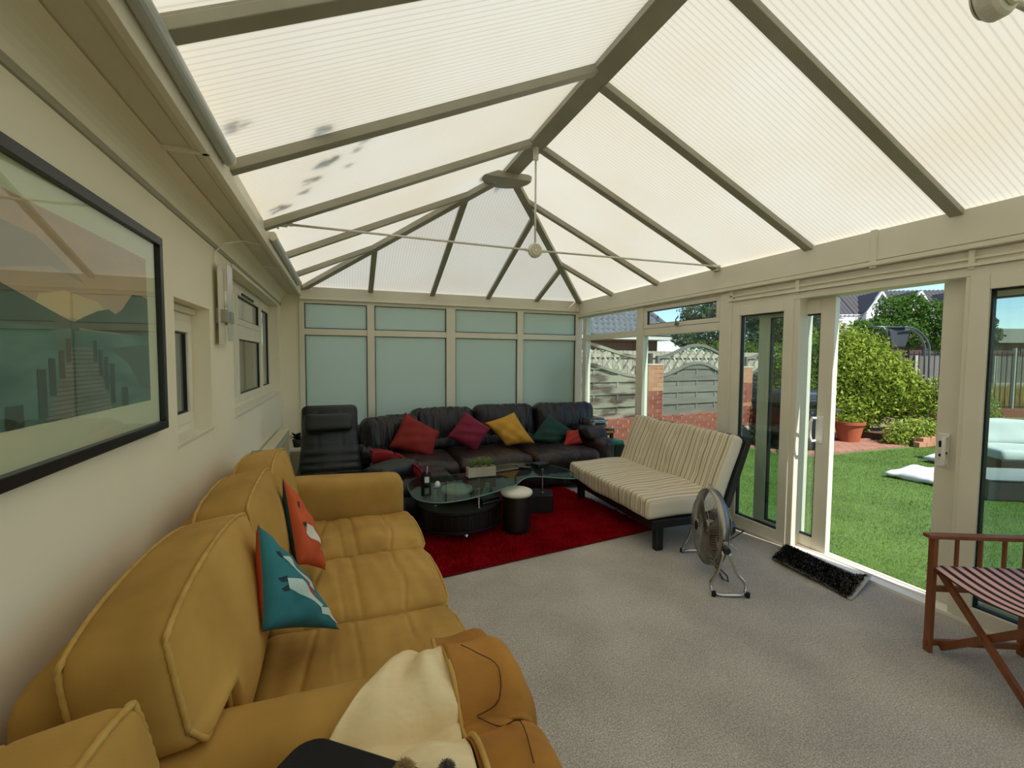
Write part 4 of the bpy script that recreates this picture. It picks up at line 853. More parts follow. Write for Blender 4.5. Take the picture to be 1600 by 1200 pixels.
for x, y in ((-.40, -.68), (-.40, .64), (.15, -.70), (.15, .66)): place(G().box(x-.035, x+.035, y-.03, y+.03, .0, .235), 'leg', blk, M0, False, .012)
# ---- glass coffee table
ct = T('coffee_table', 'coffee table with wavy green-tinted glass top over a dark wood base', 'table', (1.2, 3.85, 0))
dk = mat('dark wenge veneer', '#20120f', '#160c0a', ns=12, rough=.48, spec=.35, stretch=(1,1,.15))
tg = glassmat('tinted table glass', '#cddcd8', .035, .42, 4.0)
S_out = [(.50,3.72),(.52,3.48),(.64,3.34),(.82,3.33),(1.02,3.40),(1.22,3.50),(1.38,3.60),(1.50,3.74),(1.60,3.80),(1.72,3.76),(1.86,3.66),(1.97,3.62),(2.02,3.70),(2.05,3.90),(2.0,4.12),(1.84,4.30),(1.62,4.36),(1.40,4.30),(1.22,4.20),(1.06,4.12),(.90,4.12),(.74,4.16),(.60,4.10),(.52,3.94)]
def smooth_closed(P, k=4):
    P = np.array(P); n = len(P); out = []
    for i in range(n):
        p0, p1, p2, p3 = P[i-1], P[i], P[(i+1) % n], P[(i+2) % n]
        for t in np.linspace(0, 1, k, endpoint=False): out.append(tuple(.5*((2*p1)+(-p0+p2)*t+(2*p0-5*p1+4*p2-p3)*t*t+(-p0+3*p1-3*p2+p3)*t**3)))
    return out
So = smooth_closed(S_out)
ov = G().prism(So, lambda a, b: (a, b, .421), lambda a, b: (a, b, .431)); ov.o('glass_top', tg, ct, bevel=.002)
eg = G().tube([(a, b, .426) for a, b in So], .0045, 6, closed=True).o('glass_edge', mat('green glass edge', '#5f7f78', rough=.15, coat=.5), ct, smooth=True)
B_out = smooth_closed([(.60,3.90),(.62,3.66),(.78,3.52),(1.0,3.50),(1.18,3.58),(1.30,3.72),(1.32,3.92),(1.20,4.06),(.98,4.12),(.76,4.10)])
G().prism(B_out, lambda a, b: (a, b, .245), lambda a, b: (a, b, .275)).prism(B_out, lambda a, b: (a, b, .092), lambda a, b: (a, b, .112)).o('base_shelf', dk, ct, bevel=.004)
bc = np.array(B_out).mean(0); shrink = [tuple(bc+(np.array(q)-bc)*.95) for q in B_out]
G().prism(shrink, lambda a, b: (a, b, .112), lambda a, b: (a, b, .245)).o('base_body', dk, ct)
# tambour door slats round the front
P = np.array(shrink); k0 = 0
for i in range(6, 26):
    a, b = P[i % len(P)], P[(i+1) % len(P)]
    for t in (.0, .5):
        q = a+(b-a)*t; n_ = q-bc; n_ /= np.linalg.norm(n_); tt = np.array([-n_[1], n_[0]]); w_ = np.linalg.norm(b-a)*.22
        c = q+n_*.004
        G().prism([tuple(c-tt*w_), tuple(c+tt*w_), tuple(c+tt*w_+n_*.006), tuple(c-tt*w_+n_*.006)], lambda x, y: (x, y, .118), lambda x, y: (x, y, .238)).o('tambour_slat', dk, ct)
for x, y in ((.94, 3.585), (.72, 3.86), (1.18, 3.80), (.95, 4.02)): G().lathe((x, y, 0), [(.012, 0), (.015, .004), (.012, .02), (.028, .092)], 16).o('foot', chrome, ct, smooth=True)
for x, y in ((.71, 3.72), (1.04, 3.56), (1.16, 3.98)):
    G().cyl((x, y), .011, .28, .415, 16).cyl((x, y), .019, .275, .284, 16).cyl((x, y), .018, .410, .421, 16).cyl((x, y), .016, .431, .437, 16).o('post', chrome, ct)
G().cyl((1.82, 4.02), .011, .20, .415, 16).cyl((1.82, 4.02), .019, .195, .204, 16).cyl((1.82, 4.02), .018, .410, .421, 16).cyl((1.82, 4.02), .016, .431, .437, 16).o('post', chrome, ct)
G().prism([(1.66,3.97),(1.88,3.90),(1.97,4.12),(1.80,4.22),(1.68,4.16)], lambda a, b: (a, b, .02), lambda a, b: (a, b, .195)).o('end_block', dk, ct, bevel=.008)
# ---- two round stools
crm = mat('cream leatherette', '#dcd6c4', rough=.5, bump=.1, bs=40)
def stool(x, y, h, label):
    s_ = T('round_stool', label, 'stool', (x, y, 0), group=None)
    G().lathe((x, y, 0), [(.118, .045), (.122, .06), (.122, h-.05), (.120, h-.045), (0, h-.045)], 40).o('drum', dk, s_)
    G().lathe((x, y, 0), [(.10, h-.046), (.130, h-.040), (.138, h-.025), (.134, h-.008), (.115, h+.002), (0, h+.006)], 40).o('seat_pad', crm, s_, smooth=True)
    for k in range(4):
        a = .5+k*PI/2; xx, yy = x+.095*math.cos(a), y+.095*math.sin(a); M = Mloc((xx, yy, .022), rx=PI/2, rz=a)
        G().lathe(None, [(0,-.012),(.018,-.012),(.022,0),(.018,.012),(0,.012)], 14, M).box(xx-.012, xx+.012, yy-.012, yy+.012, .036, .048).o('castor', gasket, s_)
stool(1.39, 3.60, .385, 'dark round stool with cream top standing beside the glass table')
stool(.93, 3.86, .335+.0, 'cream topped round stool tucked underneath the glass table')
# move the tucked stool onto the base shelf
so_ = [o for o in bpy.data.objects if o.name.startswith('round_stool')][-1]; so_.location.z += .275
for ch in so_.children: pass
WM[so_.name] = Matrix.Translation(so_.location)
for ch in list(so_.children):
    if ch.name.startswith('castor'): bpy.data.objects.remove(ch)
    elif ch.name.startswith('drum'):
        for v_ in ch.data.vertices: v_.co.z *= .18
    else:
        for v_ in ch.data.vertices: v_.co.z -= .225
# ---- things on the table
stone = mat('pale washed wood', '#b7ad98', '#a39a86', ns=9, rough=.8, bump=.3, bs=40, stretch=(1,1,.3))
pt = T('planter_box', 'pale rectangular trough on the glass table holding three grassy plants', 'planter', (1.17, 3.95, .431), rz=.04)
g = G(); x0, x1, y0, y1 = 1.045, 1.305, 3.905, 3.985
g.box(x0, x1, y0, y0+.012, .432, .525).box(x0, x1, y1-.012, y1, .432, .525).box(x0, x0+.012, y0+.012, y1-.012, .432, .525).box(x1-.012, x1, y0+.012, y1-.012, .432, .525).box(x0, x1, y0, y1, .432, .442)
g.o('trough', stone, pt, bevel=.002)
G().box(x0+.01, x1-.01, y0+.01, y1-.01, .44, .512).o('soil', mat('dark potting soil', '#2a2019', rough=.95, bump=.5, bs=90), pt)
gl = leafmat('grassy leaf', '#6d8640', '#93a85c', .3, 20)
for cx in (1.09, 1.165, 1.25):
    g = G()
    for k in range(60):
        a = rng.uniform(0, 6.283); L_ = rng.uniform(.07, .125); out = rng.uniform(.01, .065); pts = []
        for t in (0, .5, 1): pts.append(Vector((cx+math.cos(a)*out*t**1.3, 3.945+math.sin(a)*out*t**1.3, .508+L_*t*(1.1-.25*t))))
        s_ = Vector((-math.sin(a), math.cos(a), 0))*.0055; g.add([pts[0]-s_, pts[0]+s_, pts[1]+s_, pts[1]-s_, pts[2]], [(0,1,2,3), (3,2,4)])
    g.o('grassy_plant', gl, pt, kind='stuff')
pp = T('pen_pot', 'black pen pot with a white round label on the left of the glass table', 'pen pot', (.66, 3.86, .431))
G().lathe((.66, 3.86, .432), [(.040, 0), (.042, .002), (.042, .095), (.039, .095), (.039, .006), (0, .006)], 28).o('pot', gasket, pp, bevel=0)
ga = G(); ga.grid(lambda u, v: (.66+.0426*math.sin(-.42+u*.95-.05), 3.86-.0426*math.cos(-.42+u*.95-.05), .432+.022+v*.05), 10, 1)
ga.o('label', mat('white paper label', '#d9d9d6', rough=.6), pp)
for k, (dx, dy, h, c) in enumerate(((.01, .01, .15, '#d8d8d8'), (-.015, .0, .13, '#2a2a2a'), (.02, -.012, .135, '#8a2b2b'), (-.005, -.02, .125, '#33415f'))):
    G().tube([(.66+dx*.4, 3.86+dy*.4, .44), (.66+dx*1.4, 3.86+dy*1.4, .432+h)], .0035, 8).o('pen', mat('pen '+c, c, rough=.4), pp)
G().lathe((.735, 3.74, .432), [(0, 0), (.018, .002), (.024, .016), (.022, .030), (.013, .046), (0, .052)], 24).o('candle_holder', mat('white glazed', '#dedbd0', rough=.3), smooth=True, label='small white egg shaped ornament beside the pen pot', cat='ornament')
def flatbox(name, label, cat, x, y, z, sx, sy, sz, rz, m_, extra=None, bevel=.003):
    t = T(name, label, cat, (x, y, z), rz); M = Mloc((x, y, z), rz=rz)
    G().box(-sx/2, sx/2, -sy/2, sy/2, .0005, sz, M).o('body', m_, t, bevel=bevel)
    if extra: extra(t, M)
    return t
bp_ = mat('black plastic', '#111213', rough=.35)
def mx_(t, M):
    for i in range(4):
        for j in range(3): G().lathe(None, [(.006, .03), (.006, .042), (0, .043)], 10, M @ Matrix.Translation((-.05+i*.034, -.035+j*.035, 0))).o('knob', mat('grey knob', '#7d7f80', rough=.4), t)
    G().box(-.085, .085, -.071, -.069, .008, .014, M).o('front_strip', mat('grey knob', '#7d7f80'), t)
flatbox('audio_mixer', 'small black control box with grey knobs on the table base shelf', 'electronics', 1.155, 3.72, .275, .18, .14, .04, .35, bp_, mx_)
def bt(t, M):
    for i in range(3):
        for j in range(7): G().box(-.014+i*.011, -.007+i*.011, -.06+j*.018, -.05+j*.018, .018, .0205, M).o('button', mat('grey knob', '#7d7f80'), t)
flatbox('remote_control', 'black remote control lying crosswise on the glass table', 'remote', 1.63, 4.20, .432, .045, .16, .018, 1.1, bp_, bt)
flatbox('remote_control', 'second black remote control nearer the wavy edge', 'remote', 1.66, 4.10, .432, .045, .15, .018, .9, bp_, bt)
flatbox('wallet_case', 'black folded wallet on the right of the glass table', 'wallet', 1.86, 4.16, .432, .16, .11, .03, .3, bp_)
flatbox('book', 'grey edged tablet in a tan case behind the planter', 'tablet', 1.46, 4.16, .432, .26, .18, .014, .2, mat('tan tablet case', '#7c6c4f', rough=.6), lambda t, M: G().box(-.12, .12, -.08, .08, .0142, .0155, M).o('screen', bp_, t))
G().lathe((1.22, 3.90, .275), [(.024, 0), (.026, .004), (.026, .075), (.018, .08), (.018, .095), (.022, .096), (.022, .104), (0, .104)], 20).o('glass_jar', mat('white jar', '#b9bdb5', rough=.3), smooth=False, label='small white lidded jar under the glass top', cat='jar')
# ---- things by the right arm of the leather sofa
bn = T('storage_bin', 'black plastic bin with a green lid beside the leather sofa arm', 'bin', (3.26, 4.98, 0))
G().add(*(lambda a, b, z0, z1: ([(3.26-a, 4.98-a, z0), (3.26+a, 4.98-a, z0), (3.26+a, 4.98+a, z0), (3.26-a, 4.98+a, z0), (3.26-b, 4.98-b, z1), (3.26+b, 4.98-b, z1), (3.26+b, 4.98+b, z1), (3.26-b, 4.98+b, z1)], [(0,3,2,1),(4,5,6,7),(0,1,5,4),(1,2,6,5),(2,3,7,6),(3,0,4,7)]))(.075, .098, .0, .43)).o('bin_body', bp_, bn, bevel=.01)
G().rb((3.245, 4.975, .452), (.205, .205, .045), .02, (14, 14, 4), lambda P, a: P+np.stack([P[:,0]*0, P[:,1]*0, .012*np.cos(P[:,0]*13)*(P[:,2] > 0)], 1)).o('lid', mat('green plastic lid', '#0f7a5c', rough=.35), bn, smooth=True)
stt = T('side_table', 'dark side table in the far right corner under the grey case', 'table', (3.2, 5.25, 0))
G().box(3.08, 3.33, 5.10, 5.40, .52, .55).o('table_top', blk, stt, bevel=.004)
for x in (3.10, 3.31):
    for y in (5.12, 5.38): G().box(x-.018, x+.018, y-.018, y+.018, 0, .52).o('leg', blk, stt)
kc = T('keyboard_case', 'silver grey hard case with a handle on the corner side table', 'case', (3.16, 5.42, .55), rz=0)
cg = mat('grey metallic plastic', '#55575a', rough=.3, metal=.3)
G().rb((3.17, 5.40, .66), (.25, .34, .13), .035, (8, 10, 6)).o('shell', cg, kc, smooth=True)
G().rb((3.18, 5.22, .655), (.22, .05, .10), .02, (6, 4, 4)).o('front_panel', mat('pale silver plastic', '#9b9c9a', rough=.25, metal=.5), kc, smooth=True)
G().box(3.11, 3.25, 5.188, 5.196, .64, .675).o('display', bp_, kc)
G().tube([(3.08, 5.21, .69), (3.08, 5.17, .70), (3.26, 5.17, .70), (3.26, 5.21, .69)], .009, 8).o('handle', chrome, kc, smooth=True)
for i, (x, y, z, sx, sy, sz, c, rz, lb) in enumerate(((3.20, 5.24, .551, .24, .22, .035, '#7b1430', .1, 'crimson board game box sticking out beneath the grey case'), (3.255, 5.13, .551, .14, .14, .03, '#c01a16', -.1, 'bright red box on the corner side table'), (3.285, 5.13, .582, .09, .09, .02, '#0e6b5c', .1, 'small teal green box on top of the red box'), (3.22, 4.985+.06, .55, .0, .0, .0, '#ffffff', 0, ''))):
    if lb: flatbox('game_box', lb, 'box', x, y, z, sx, sy, sz, rz, mat('card '+c, c, rough=.5), (lambda t, M: G().box(-.05, .05, -.0712, -.0702, .006, .024, M).o('printed_strip', mat('yellow print', '#d8b23a', rough=.6), t)) if i == 1 else None)
# ---- chrome floor fan
fn = T('floor_fan', 'chrome drum floor fan standing in front of the striped futon', 'fan', (2.42, 2.47, 0))
ax = Vector((-.91, .41, 0)).normalized(); ax = (ax + Vector((0,0,.06))).normalized(); uu = Vector((.41, .91, 0)).normalized(); ww = ax.cross(uu).normalized()
if ww.z < 0: ww = -ww
FC = Vector((2.415, 2.47, .335)); Rf = .255
wire = mat('chrome wire', '#a9a49a', rough=.25, metal=1)
def fp(r, t, d_): return FC + uu*(r*math.cos(t)) + ww*(r*math.sin(t)) + ax*d_
ring = lambda r, d_, n=48: [fp(r, 2*PI*k/n, d_) for k in range(n)]
g = G()
for r, d_ in ((Rf, .03), (Rf, -.03), (Rf, 0)): g.tube(ring(r, d_), .0035, 6, closed=True)
for r, d_ in ((.10, .082), (.18, .068)): g.tube(ring(r, d_), .002, 5, closed=True)
for r, d_ in ((.10, -.092), (.18, -.078)): g.tube(ring(r, d_), .002, 5, closed=True)
g.o('cage_ring', wire, fn, smooth=True)
g = G(); NW = 84
for k in range(NW):
    t = 2*PI*k/NW
    for sg in (1, -1):
        t2 = t+.28*sg
        g.tube([fp(.045, t2, sg*.088), fp(.12, t2-.05*sg, sg*.082), fp(.20, t2-.13*sg, sg*.062), fp(.245, t2-.19*sg, sg*.036), fp(Rf, t2-.2*sg, sg*.0)], .0011, 4, caps=False)
g.o('cage_wires', wire, fn, smooth=True, kind='stuff')
drum = G().grid(lambda u, v: fp(Rf+.004, 2*PI*u, -.03+.06*v), 64, 1).o('drum_band', mat('brushed chrome band', '#9c978c', rough=.3, metal=1), fn, smooth=True); md = drum.modifiers.new('s', 'SOLIDIFY'); md.thickness = .002
Mx = Matrix((uu, ww, ax)).transposed().to_4x4(); Mx.translation = FC
G().lathe(None, [(0,.092),(.035,.092),(.045,.086),(.045,.080),(0,.080)], 24, Mx).o('centre_badge', chrome, fn)
G().lathe(None, [(0,.03),(.04,.03),(.045,.02),(.045,-.02),(0,-.02)], 24, Mx).o('hub', wire, fn)
G().lathe(None, [(0,-.03),(.055,-.03),(.062,-.04),(.062,-.13),(.045,-.16),(0,-.165)], 24, Mx).o('motor', bp_, fn)
for k in range(3):
    t0 = k*2*PI/3+.4
    g = G().grid(lambda u, v: fp(.045+.18*v, t0+(u-.5)*(1.5-.35*v)*1.0, .028*(u-.5)*2*(1-.2*v)), 14, 8); o = g.o('blade', mat('aluminium blade', '#8c857a', rough=.3, metal=.9), fn, smooth=True); md = o.modifiers.new('s', 'SOLIDIFY'); md.thickness = .002
PZ = .285
for sg in (-1, 1):
    pv = FC + uu*(sg*(Rf+.03)); pv.z = FC.z-.05; e = uu*sg
    A_ = pv + ax*.085 + e*.0; A_.z = .02; B_ = pv - ax*.125; B_.z = .02
    o_ = e*.025
    pth = [pv-Vector((0,0,-.0))+ax*.01, (pv*.45+A_*.55)+e*.005, A_+Vector((0,0,.05))+ax*.0, A_+e*.015, A_-ax*.03+e*.05+Vector((0,0,-.006)), (A_+B_)/2+e*.055+Vector((0,0,-.006)), B_+ax*.03+e*.05+Vector((0,0,-.006)), B_+e*.015, B_+Vector((0,0,.05)), (pv*.45+B_*.55)+e*.005, pv-ax*.01]
    sp = []
    P4 = [Vector(q) for q in pth]
    for i in range(len(P4)-1):
        p0, p1, p2, p3 = P4[max(i-1,0)], P4[i], P4[i+1], P4[min(i+2, len(P4)-1)]
        for t in (0, .33, .66): sp.append(.5*((2*p1)+(p2-p0)*t+(2*p0-5*p1+4*p2-p3)*t*t+(-p0+3*p1-3*p2+p3)*t**3))
    sp.append(P4[-1])
    G().tube(sp, .0105, 10).o('stand_tube', chrome, fn, smooth=True)
    for q in (A_, B_): G().tube([q+e*.05+Vector((0,0,-.019)), q+e*.05+Vector((0,0,.012))], .014, 12).o('rubber_foot', bp_, fn)
    Mk = Matrix((ax, ww, e)).transposed().to_4x4(); Mk.translation = pv + e*.005
    G().lathe(None, [(0,.03),(.020,.028),(.024,.02),(.024,.0),(.012,-.02),(0,-.02)], 18, Mk).o('tilt_knob', bp_, fn)
    G().bar(pv-e*.004-Vector((0,0,.03)), pv-e*.004+Vector((0,0,.05)), .03, .004, up=tuple(e)).o('bracket', chrome, fn, bevel=.001)
G().tube([fp(Rf+.01, 1.05, .0), fp(Rf+.03, 1.0, -.03), fp(Rf+.055, .96, -.04), fp(Rf+.05, .90, -.07), fp(Rf+.01, .86, -.05)], .003, 6).o('carry_handle', wire, fn, smooth=True)
G().tube([fp(.05, 0, -.15), fp(.15, 2.9, -.17), (2.30, 2.33, .22), (2.295, 2.25, .14), (2.33, 2.22, .10), (2.36, 2.24, .05), (2.42, 2.34, .008), (2.58, 2.60, .007)], .0045, 8).o('power_cord', bp_, fn, smooth=True)
# white plug lead behind the fan
G().tube([(2.72,2.62,.006),(2.80,2.66,.05),(2.84,2.70,.13),(2.80,2.72,.17),(2.76,2.70,.13),(2.80,2.66,.09),(2.88,2.66,.02),(2.98,2.80,.006)], .004, 8).o('extension_lead', hw_, smooth=True, label='short white cable looping on the carpet behind the fan', cat='cable')
# ---- folding director's chair
dc = T('directors_chair', 'wooden folding chair with pink and black striped canvas seat', 'chair', (2.93, 1.05, 0))
wd = mat('reddish hardwood', '#8a4f28', '#6f3c1c', ns=14, rough=.45, bump=.15, bs=30, stretch=(1,1,.15))
cv = stripemat('pink and black striped canvas', [(0,'#e6b3b4'),(.56,'#2b2926')], .052, axis=1, bump=.2)
A0 = Vector((2.83, 1.39, 0)); fd = Vector((.90, -.42, 0)).normalized(); sd_ = Vector((-.42, -.90, 0)).normalized(); DP, WD = .45, .52
def q(f_, s_, z): return A0 + fd*f_ + sd_*s_ + Vector((0,0,z))
def wbar(name, a, b, w_, h_, up=(0,0,1), m_=wd, bev=.003): return G().bar(a, b, w_, h_, up).o(name, m_, dc, bevel=bev)
for s_ in (0, WD):
    wbar('front_post', q(0, s_, 0), q(0, s_, .60), .038, .022, up=tuple(fd))
    wbar('rear_post', q(DP, s_, 0), q(DP, s_, .60), .038, .022, up=tuple(fd))
    wbar('armrest', q(-.035, s_, .61), q(DP+.10, s_, .61), .050, .020)
    wbar('side_rail', q(0, s_, .435), q(DP, s_, .435), .020, .034); wbar('side_rail', q(0, s_, .335), q(DP, s_, .335), .020, .030); wbar('floor_rail', q(-.02, s_, .05), q(DP+.02, s_, .05), .020, .030)
    for k in range(3): f_ = DP*(.25+.25*k); wbar('slat', q(f_, s_, .435), q(f_, s_, .605), .016, .014, up=tuple(fd))
for f_, in ((.03,), (DP-.03,)):
    wbar('cross_leg', q(f_, .01, .43), q(f_, WD-.01, .03), .020, .034, up=(0,0,1)); wbar('cross_leg', q(f_+.024, .01, .03), q(f_+.024, WD-.01, .43), .020, .034)
    G().tube([q(f_-.02, WD/2, .23), q(f_+.045, WD/2, .23)], .006, 10).o('pivot_bolt', mat('brass bolt', '#9a7b3c', rough=.35, metal=1), dc)
wbar('brass_stay', q(.03, .012, .425), q(.03, .11, .335), .004, .012, m_=mat('brass bolt', '#9a7b3c'), bev=0)
Mc_ = Matrix((sd_, fd, Vector((0,0,1)))).transposed().to_4x4(); Mc_.translation = A0
g = G().grid(lambda u, v: (u*WD, -.01+v*(DP+.02), .455-.030*math.sin(PI*u)), 16, 2); me = g.mesh('seat', cv, True); o = link('seat', me, dc, Mc_); md = o.modifiers.new('s', 'SOLIDIFY'); md.thickness = .003
for s_ in (0, WD):
    wbar('back_upright', q(DP-.01, s_, .60), q(DP+.06, s_, .88), .034, .020, up=tuple(fd))
g = G().grid(lambda u, v: (-.02+u*(WD+.04), DP+.03+.03*math.sin(PI*u)+v*.03, .50+v*.17), 12, 2); me = g.mesh('back_canvas', stripemat('pink and black striped back canvas', [(0,'#e6b3b4'),(.56,'#2b2926')], .040, axis=2, bump=.2), True); o = link('back_canvas', me, dc, Mc_); md = o.modifiers.new('s', 'SOLIDIFY'); md.thickness = .003
# ================================================================ OUTSIDE
GZ = -.08
lawnm = mat('artificial lawn base', '#4f6a2c', '#62803a', ns=1.6, rough=.9, bump=.8, bs=180, dist=.01)
G().box(W+.13, 16, -8, 6.45, GZ-.25, GZ).o('ground_lawn', lawnm, kind='structure')
G().box(-60, 90, 6.3, 120, GZ-.45, GZ-.07).box(16, 90, -60, 6.3, GZ-.45, GZ-.07).box(-60, 16, -60, -8, GZ-.45, GZ-.07).o('ground_beyond', mat('dry earth and grass', '#8d7f55', '#6f6a45', ns=.6, rough=.95), kind='structure')
gb = leafmat('artificial grass blade', '#587a2c', '#7c9a44', .25, 1.3)
n = 170000; r_ = rng.random(n)**1.4; px = W+.14+r_*7.2; py = rng.uniform(.3, 6.3, n)
ok = ~((px > 6.9) & (py > 5.2)); px, py = px[ok], py[ok]; n = len(px)
a = rng.uniform(0, 6.283, n); h = rng.uniform(.012, .03, n); sc = .8+.25*(px-W)/3
B0 = np.column_stack([px, py, np.full(n, GZ)]); lean = np.column_stack([np.cos(a), np.sin(a), 0*a])*rng.uniform(.003, .018, n)[:,None]
tp = B0+lean+np.column_stack([0*a, 0*a, h]); sd = np.column_stack([-np.sin(a), np.cos(a), 0*a])*(.0022*sc)[:,None]
fso('lawn', np.stack([B0-sd, B0+sd, tp], 1).reshape(-1, 3), np.arange(3*n).reshape(-1, 3), gb, label='short green artificial grass lawn outside the open patio door', cat='grass', kind='stuff')
# ---- brick work
brk = mat('red facing brick', '#9c5c48', '#7f4536', ns=14, rough=.85, rnd=.6, bump=.35, bs=70, dist=.004)
brkP = mat('weathered orange brick', '#c09273', '#ab7350', ns=14, rough=.85, rnd=.6, bump=.35, bs=70, dist=.004)
mort = mat('pale mortar', '#cabfa9', '#b3a893', ns=20, rough=.95, bump=.4, bs=90)
FA = .10
def fpt(s, d, z): # s along the fence, d towards the house
    return Vector((4.86+s*math.cos(FA)+d*math.sin(FA), 6.56+s*math.sin(FA)-d*math.cos(FA), z))
RF = Matrix.Rotation(FA, 4, 'Z')
def brickmesh(L_, w_, h_, m_):
    g = G().box(-L_/2, L_/2, -w_/2, w_/2, -h_/2, h_); me = g.mesh('brick', m_); return me
def bevelmesh(L_, w_, h_, m_, b=.004):
    import bmesh
    g = G().box(-L_/2, L_/2, -w_/2, w_/2, -h_/2, h_); me = g.mesh('brick', m_); bm = bmesh.new(); bm.from_mesh(me)
    bmesh.ops.bevel(bm, geom=list(bm.edges), offset=b, segments=1, affect='EDGES'); bm.to_mesh(me); bm.free(); return me
def bricks(parent, s0, s1, z0, z1, d0, m_, depth=.10, side=True):
    fullm, halfm = bevelmesh(.213, depth, .062, m_), bevelmesh(.100, depth, .064, m_)
    nc = int(round((z1-z0)/.075)); 
    for r in range(nc):
        z = z0+.0375+r*.075; s = s0+(.0 if r % 2 == 0 else -.1125)
        while s < s1-.01:
            a, b = max(s, s0), min(s+.2235, s1); L_ = b-a-.013
            if L_ > .05:
                me = fullm if L_ > .17 else halfm; k = L_/(.213 if L_ > .17 else .100)
                M = Matrix.Translation(fpt((a+b)/2, d0-depth/2+.012+rng.uniform(-.002, .002), z)) @ RF @ Matrix.Rotation(rng.uniform(-.006, .006), 4, 'Y') @ Matrix.Diagonal((k, 1, 1, 1))
                link('brick', me, parent, M)
            s += .2235
def pillar(s, top, label, m_):
    t = T('brick_pillar', label, 'pillar', tuple(fpt(s, 0, GZ-.07)), rz=FA)
    hw = .17
    G().prism([(-hw, -hw), (hw, -hw), (hw, hw), (-hw, hw)], lambda a, b: fpt(s+a, b, GZ-.07), lambda a, b: fpt(s+a, b, top-.01)).o('mortar_core', mort, t)
    ml0, mh0 = bevelmesh(.212, .10, .062, m_), bevelmesh(.108, .10, .062, m_); ml1, mh1 = bevelmesh(.212, .10, .062, brkP), bevelmesh(.108, .10, .062, brkP); nc = int((top-GZ)/.075)
    for r in range(nc):
        z = top-.0375-r*.075
        if z < .25: break
        ml, mh = (ml1, mh1) if (z > 1.12 or (z > .55 and rng.random() < .35)) else (ml0, mh0)
        long_left = r % 2 == 0
        for (c, L_) in (((-hw+.112), .213), ((hw-.058), .105)) if long_left else (((hw-.112), .213), ((-hw+.058), .105)):
            me = ml if L_ > .2 else mh
            link('brick', me, t, Matrix.Translation(fpt(s+c, hw-.045, z)) @ RF)
        for sg in (-1, 1):
            link('brick', ml, t, Matrix.Translation(fpt(s+sg*(hw-.045), -.02, z)) @ RF @ Matrix.Rotation(PI/2, 4, 'Z'))
    G().prism([(-hw-.01, -hw-.01), (hw+.01, -hw-.01), (hw+.01, hw+.01), (-hw-.01, hw+.01)], lambda a, b: fpt(s+a, b, top), lambda a, b: fpt(s+a, b, top+.03)).o('cap', mort, t, bevel=.008)
pillar(.12, 1.41, 'brick fence pillar nearest the house, seen through the side window', brk)
pillar(2.42, 1.36, 'second brick fence pillar, seen through the fixed door pane', brk)
for s0, s1, lb in ((-2.05, -.05, 'low brick wall under the fence panel nearest the house'), (.29, 2.25, 'low brick wall under the arched fence panel between two pillars'), (2.59, 4.55, 'low brick wall right of the second pillar, behind the barbecue')):
    t = T('brick_wall', lb, 'wall', tuple(fpt((s0+s1)/2, 0, GZ-.07)), rz=FA)
    G().prism([(s0, -.08), (s1, -.08), (s1, .075), (s0, .075)], lambda a, b: fpt(a, b, GZ-.07), lambda a, b: fpt(a, b, .50)).o('mortar_core', mort, t)
    bricks(t, s0, s1, -.10, .50, .07, brk)
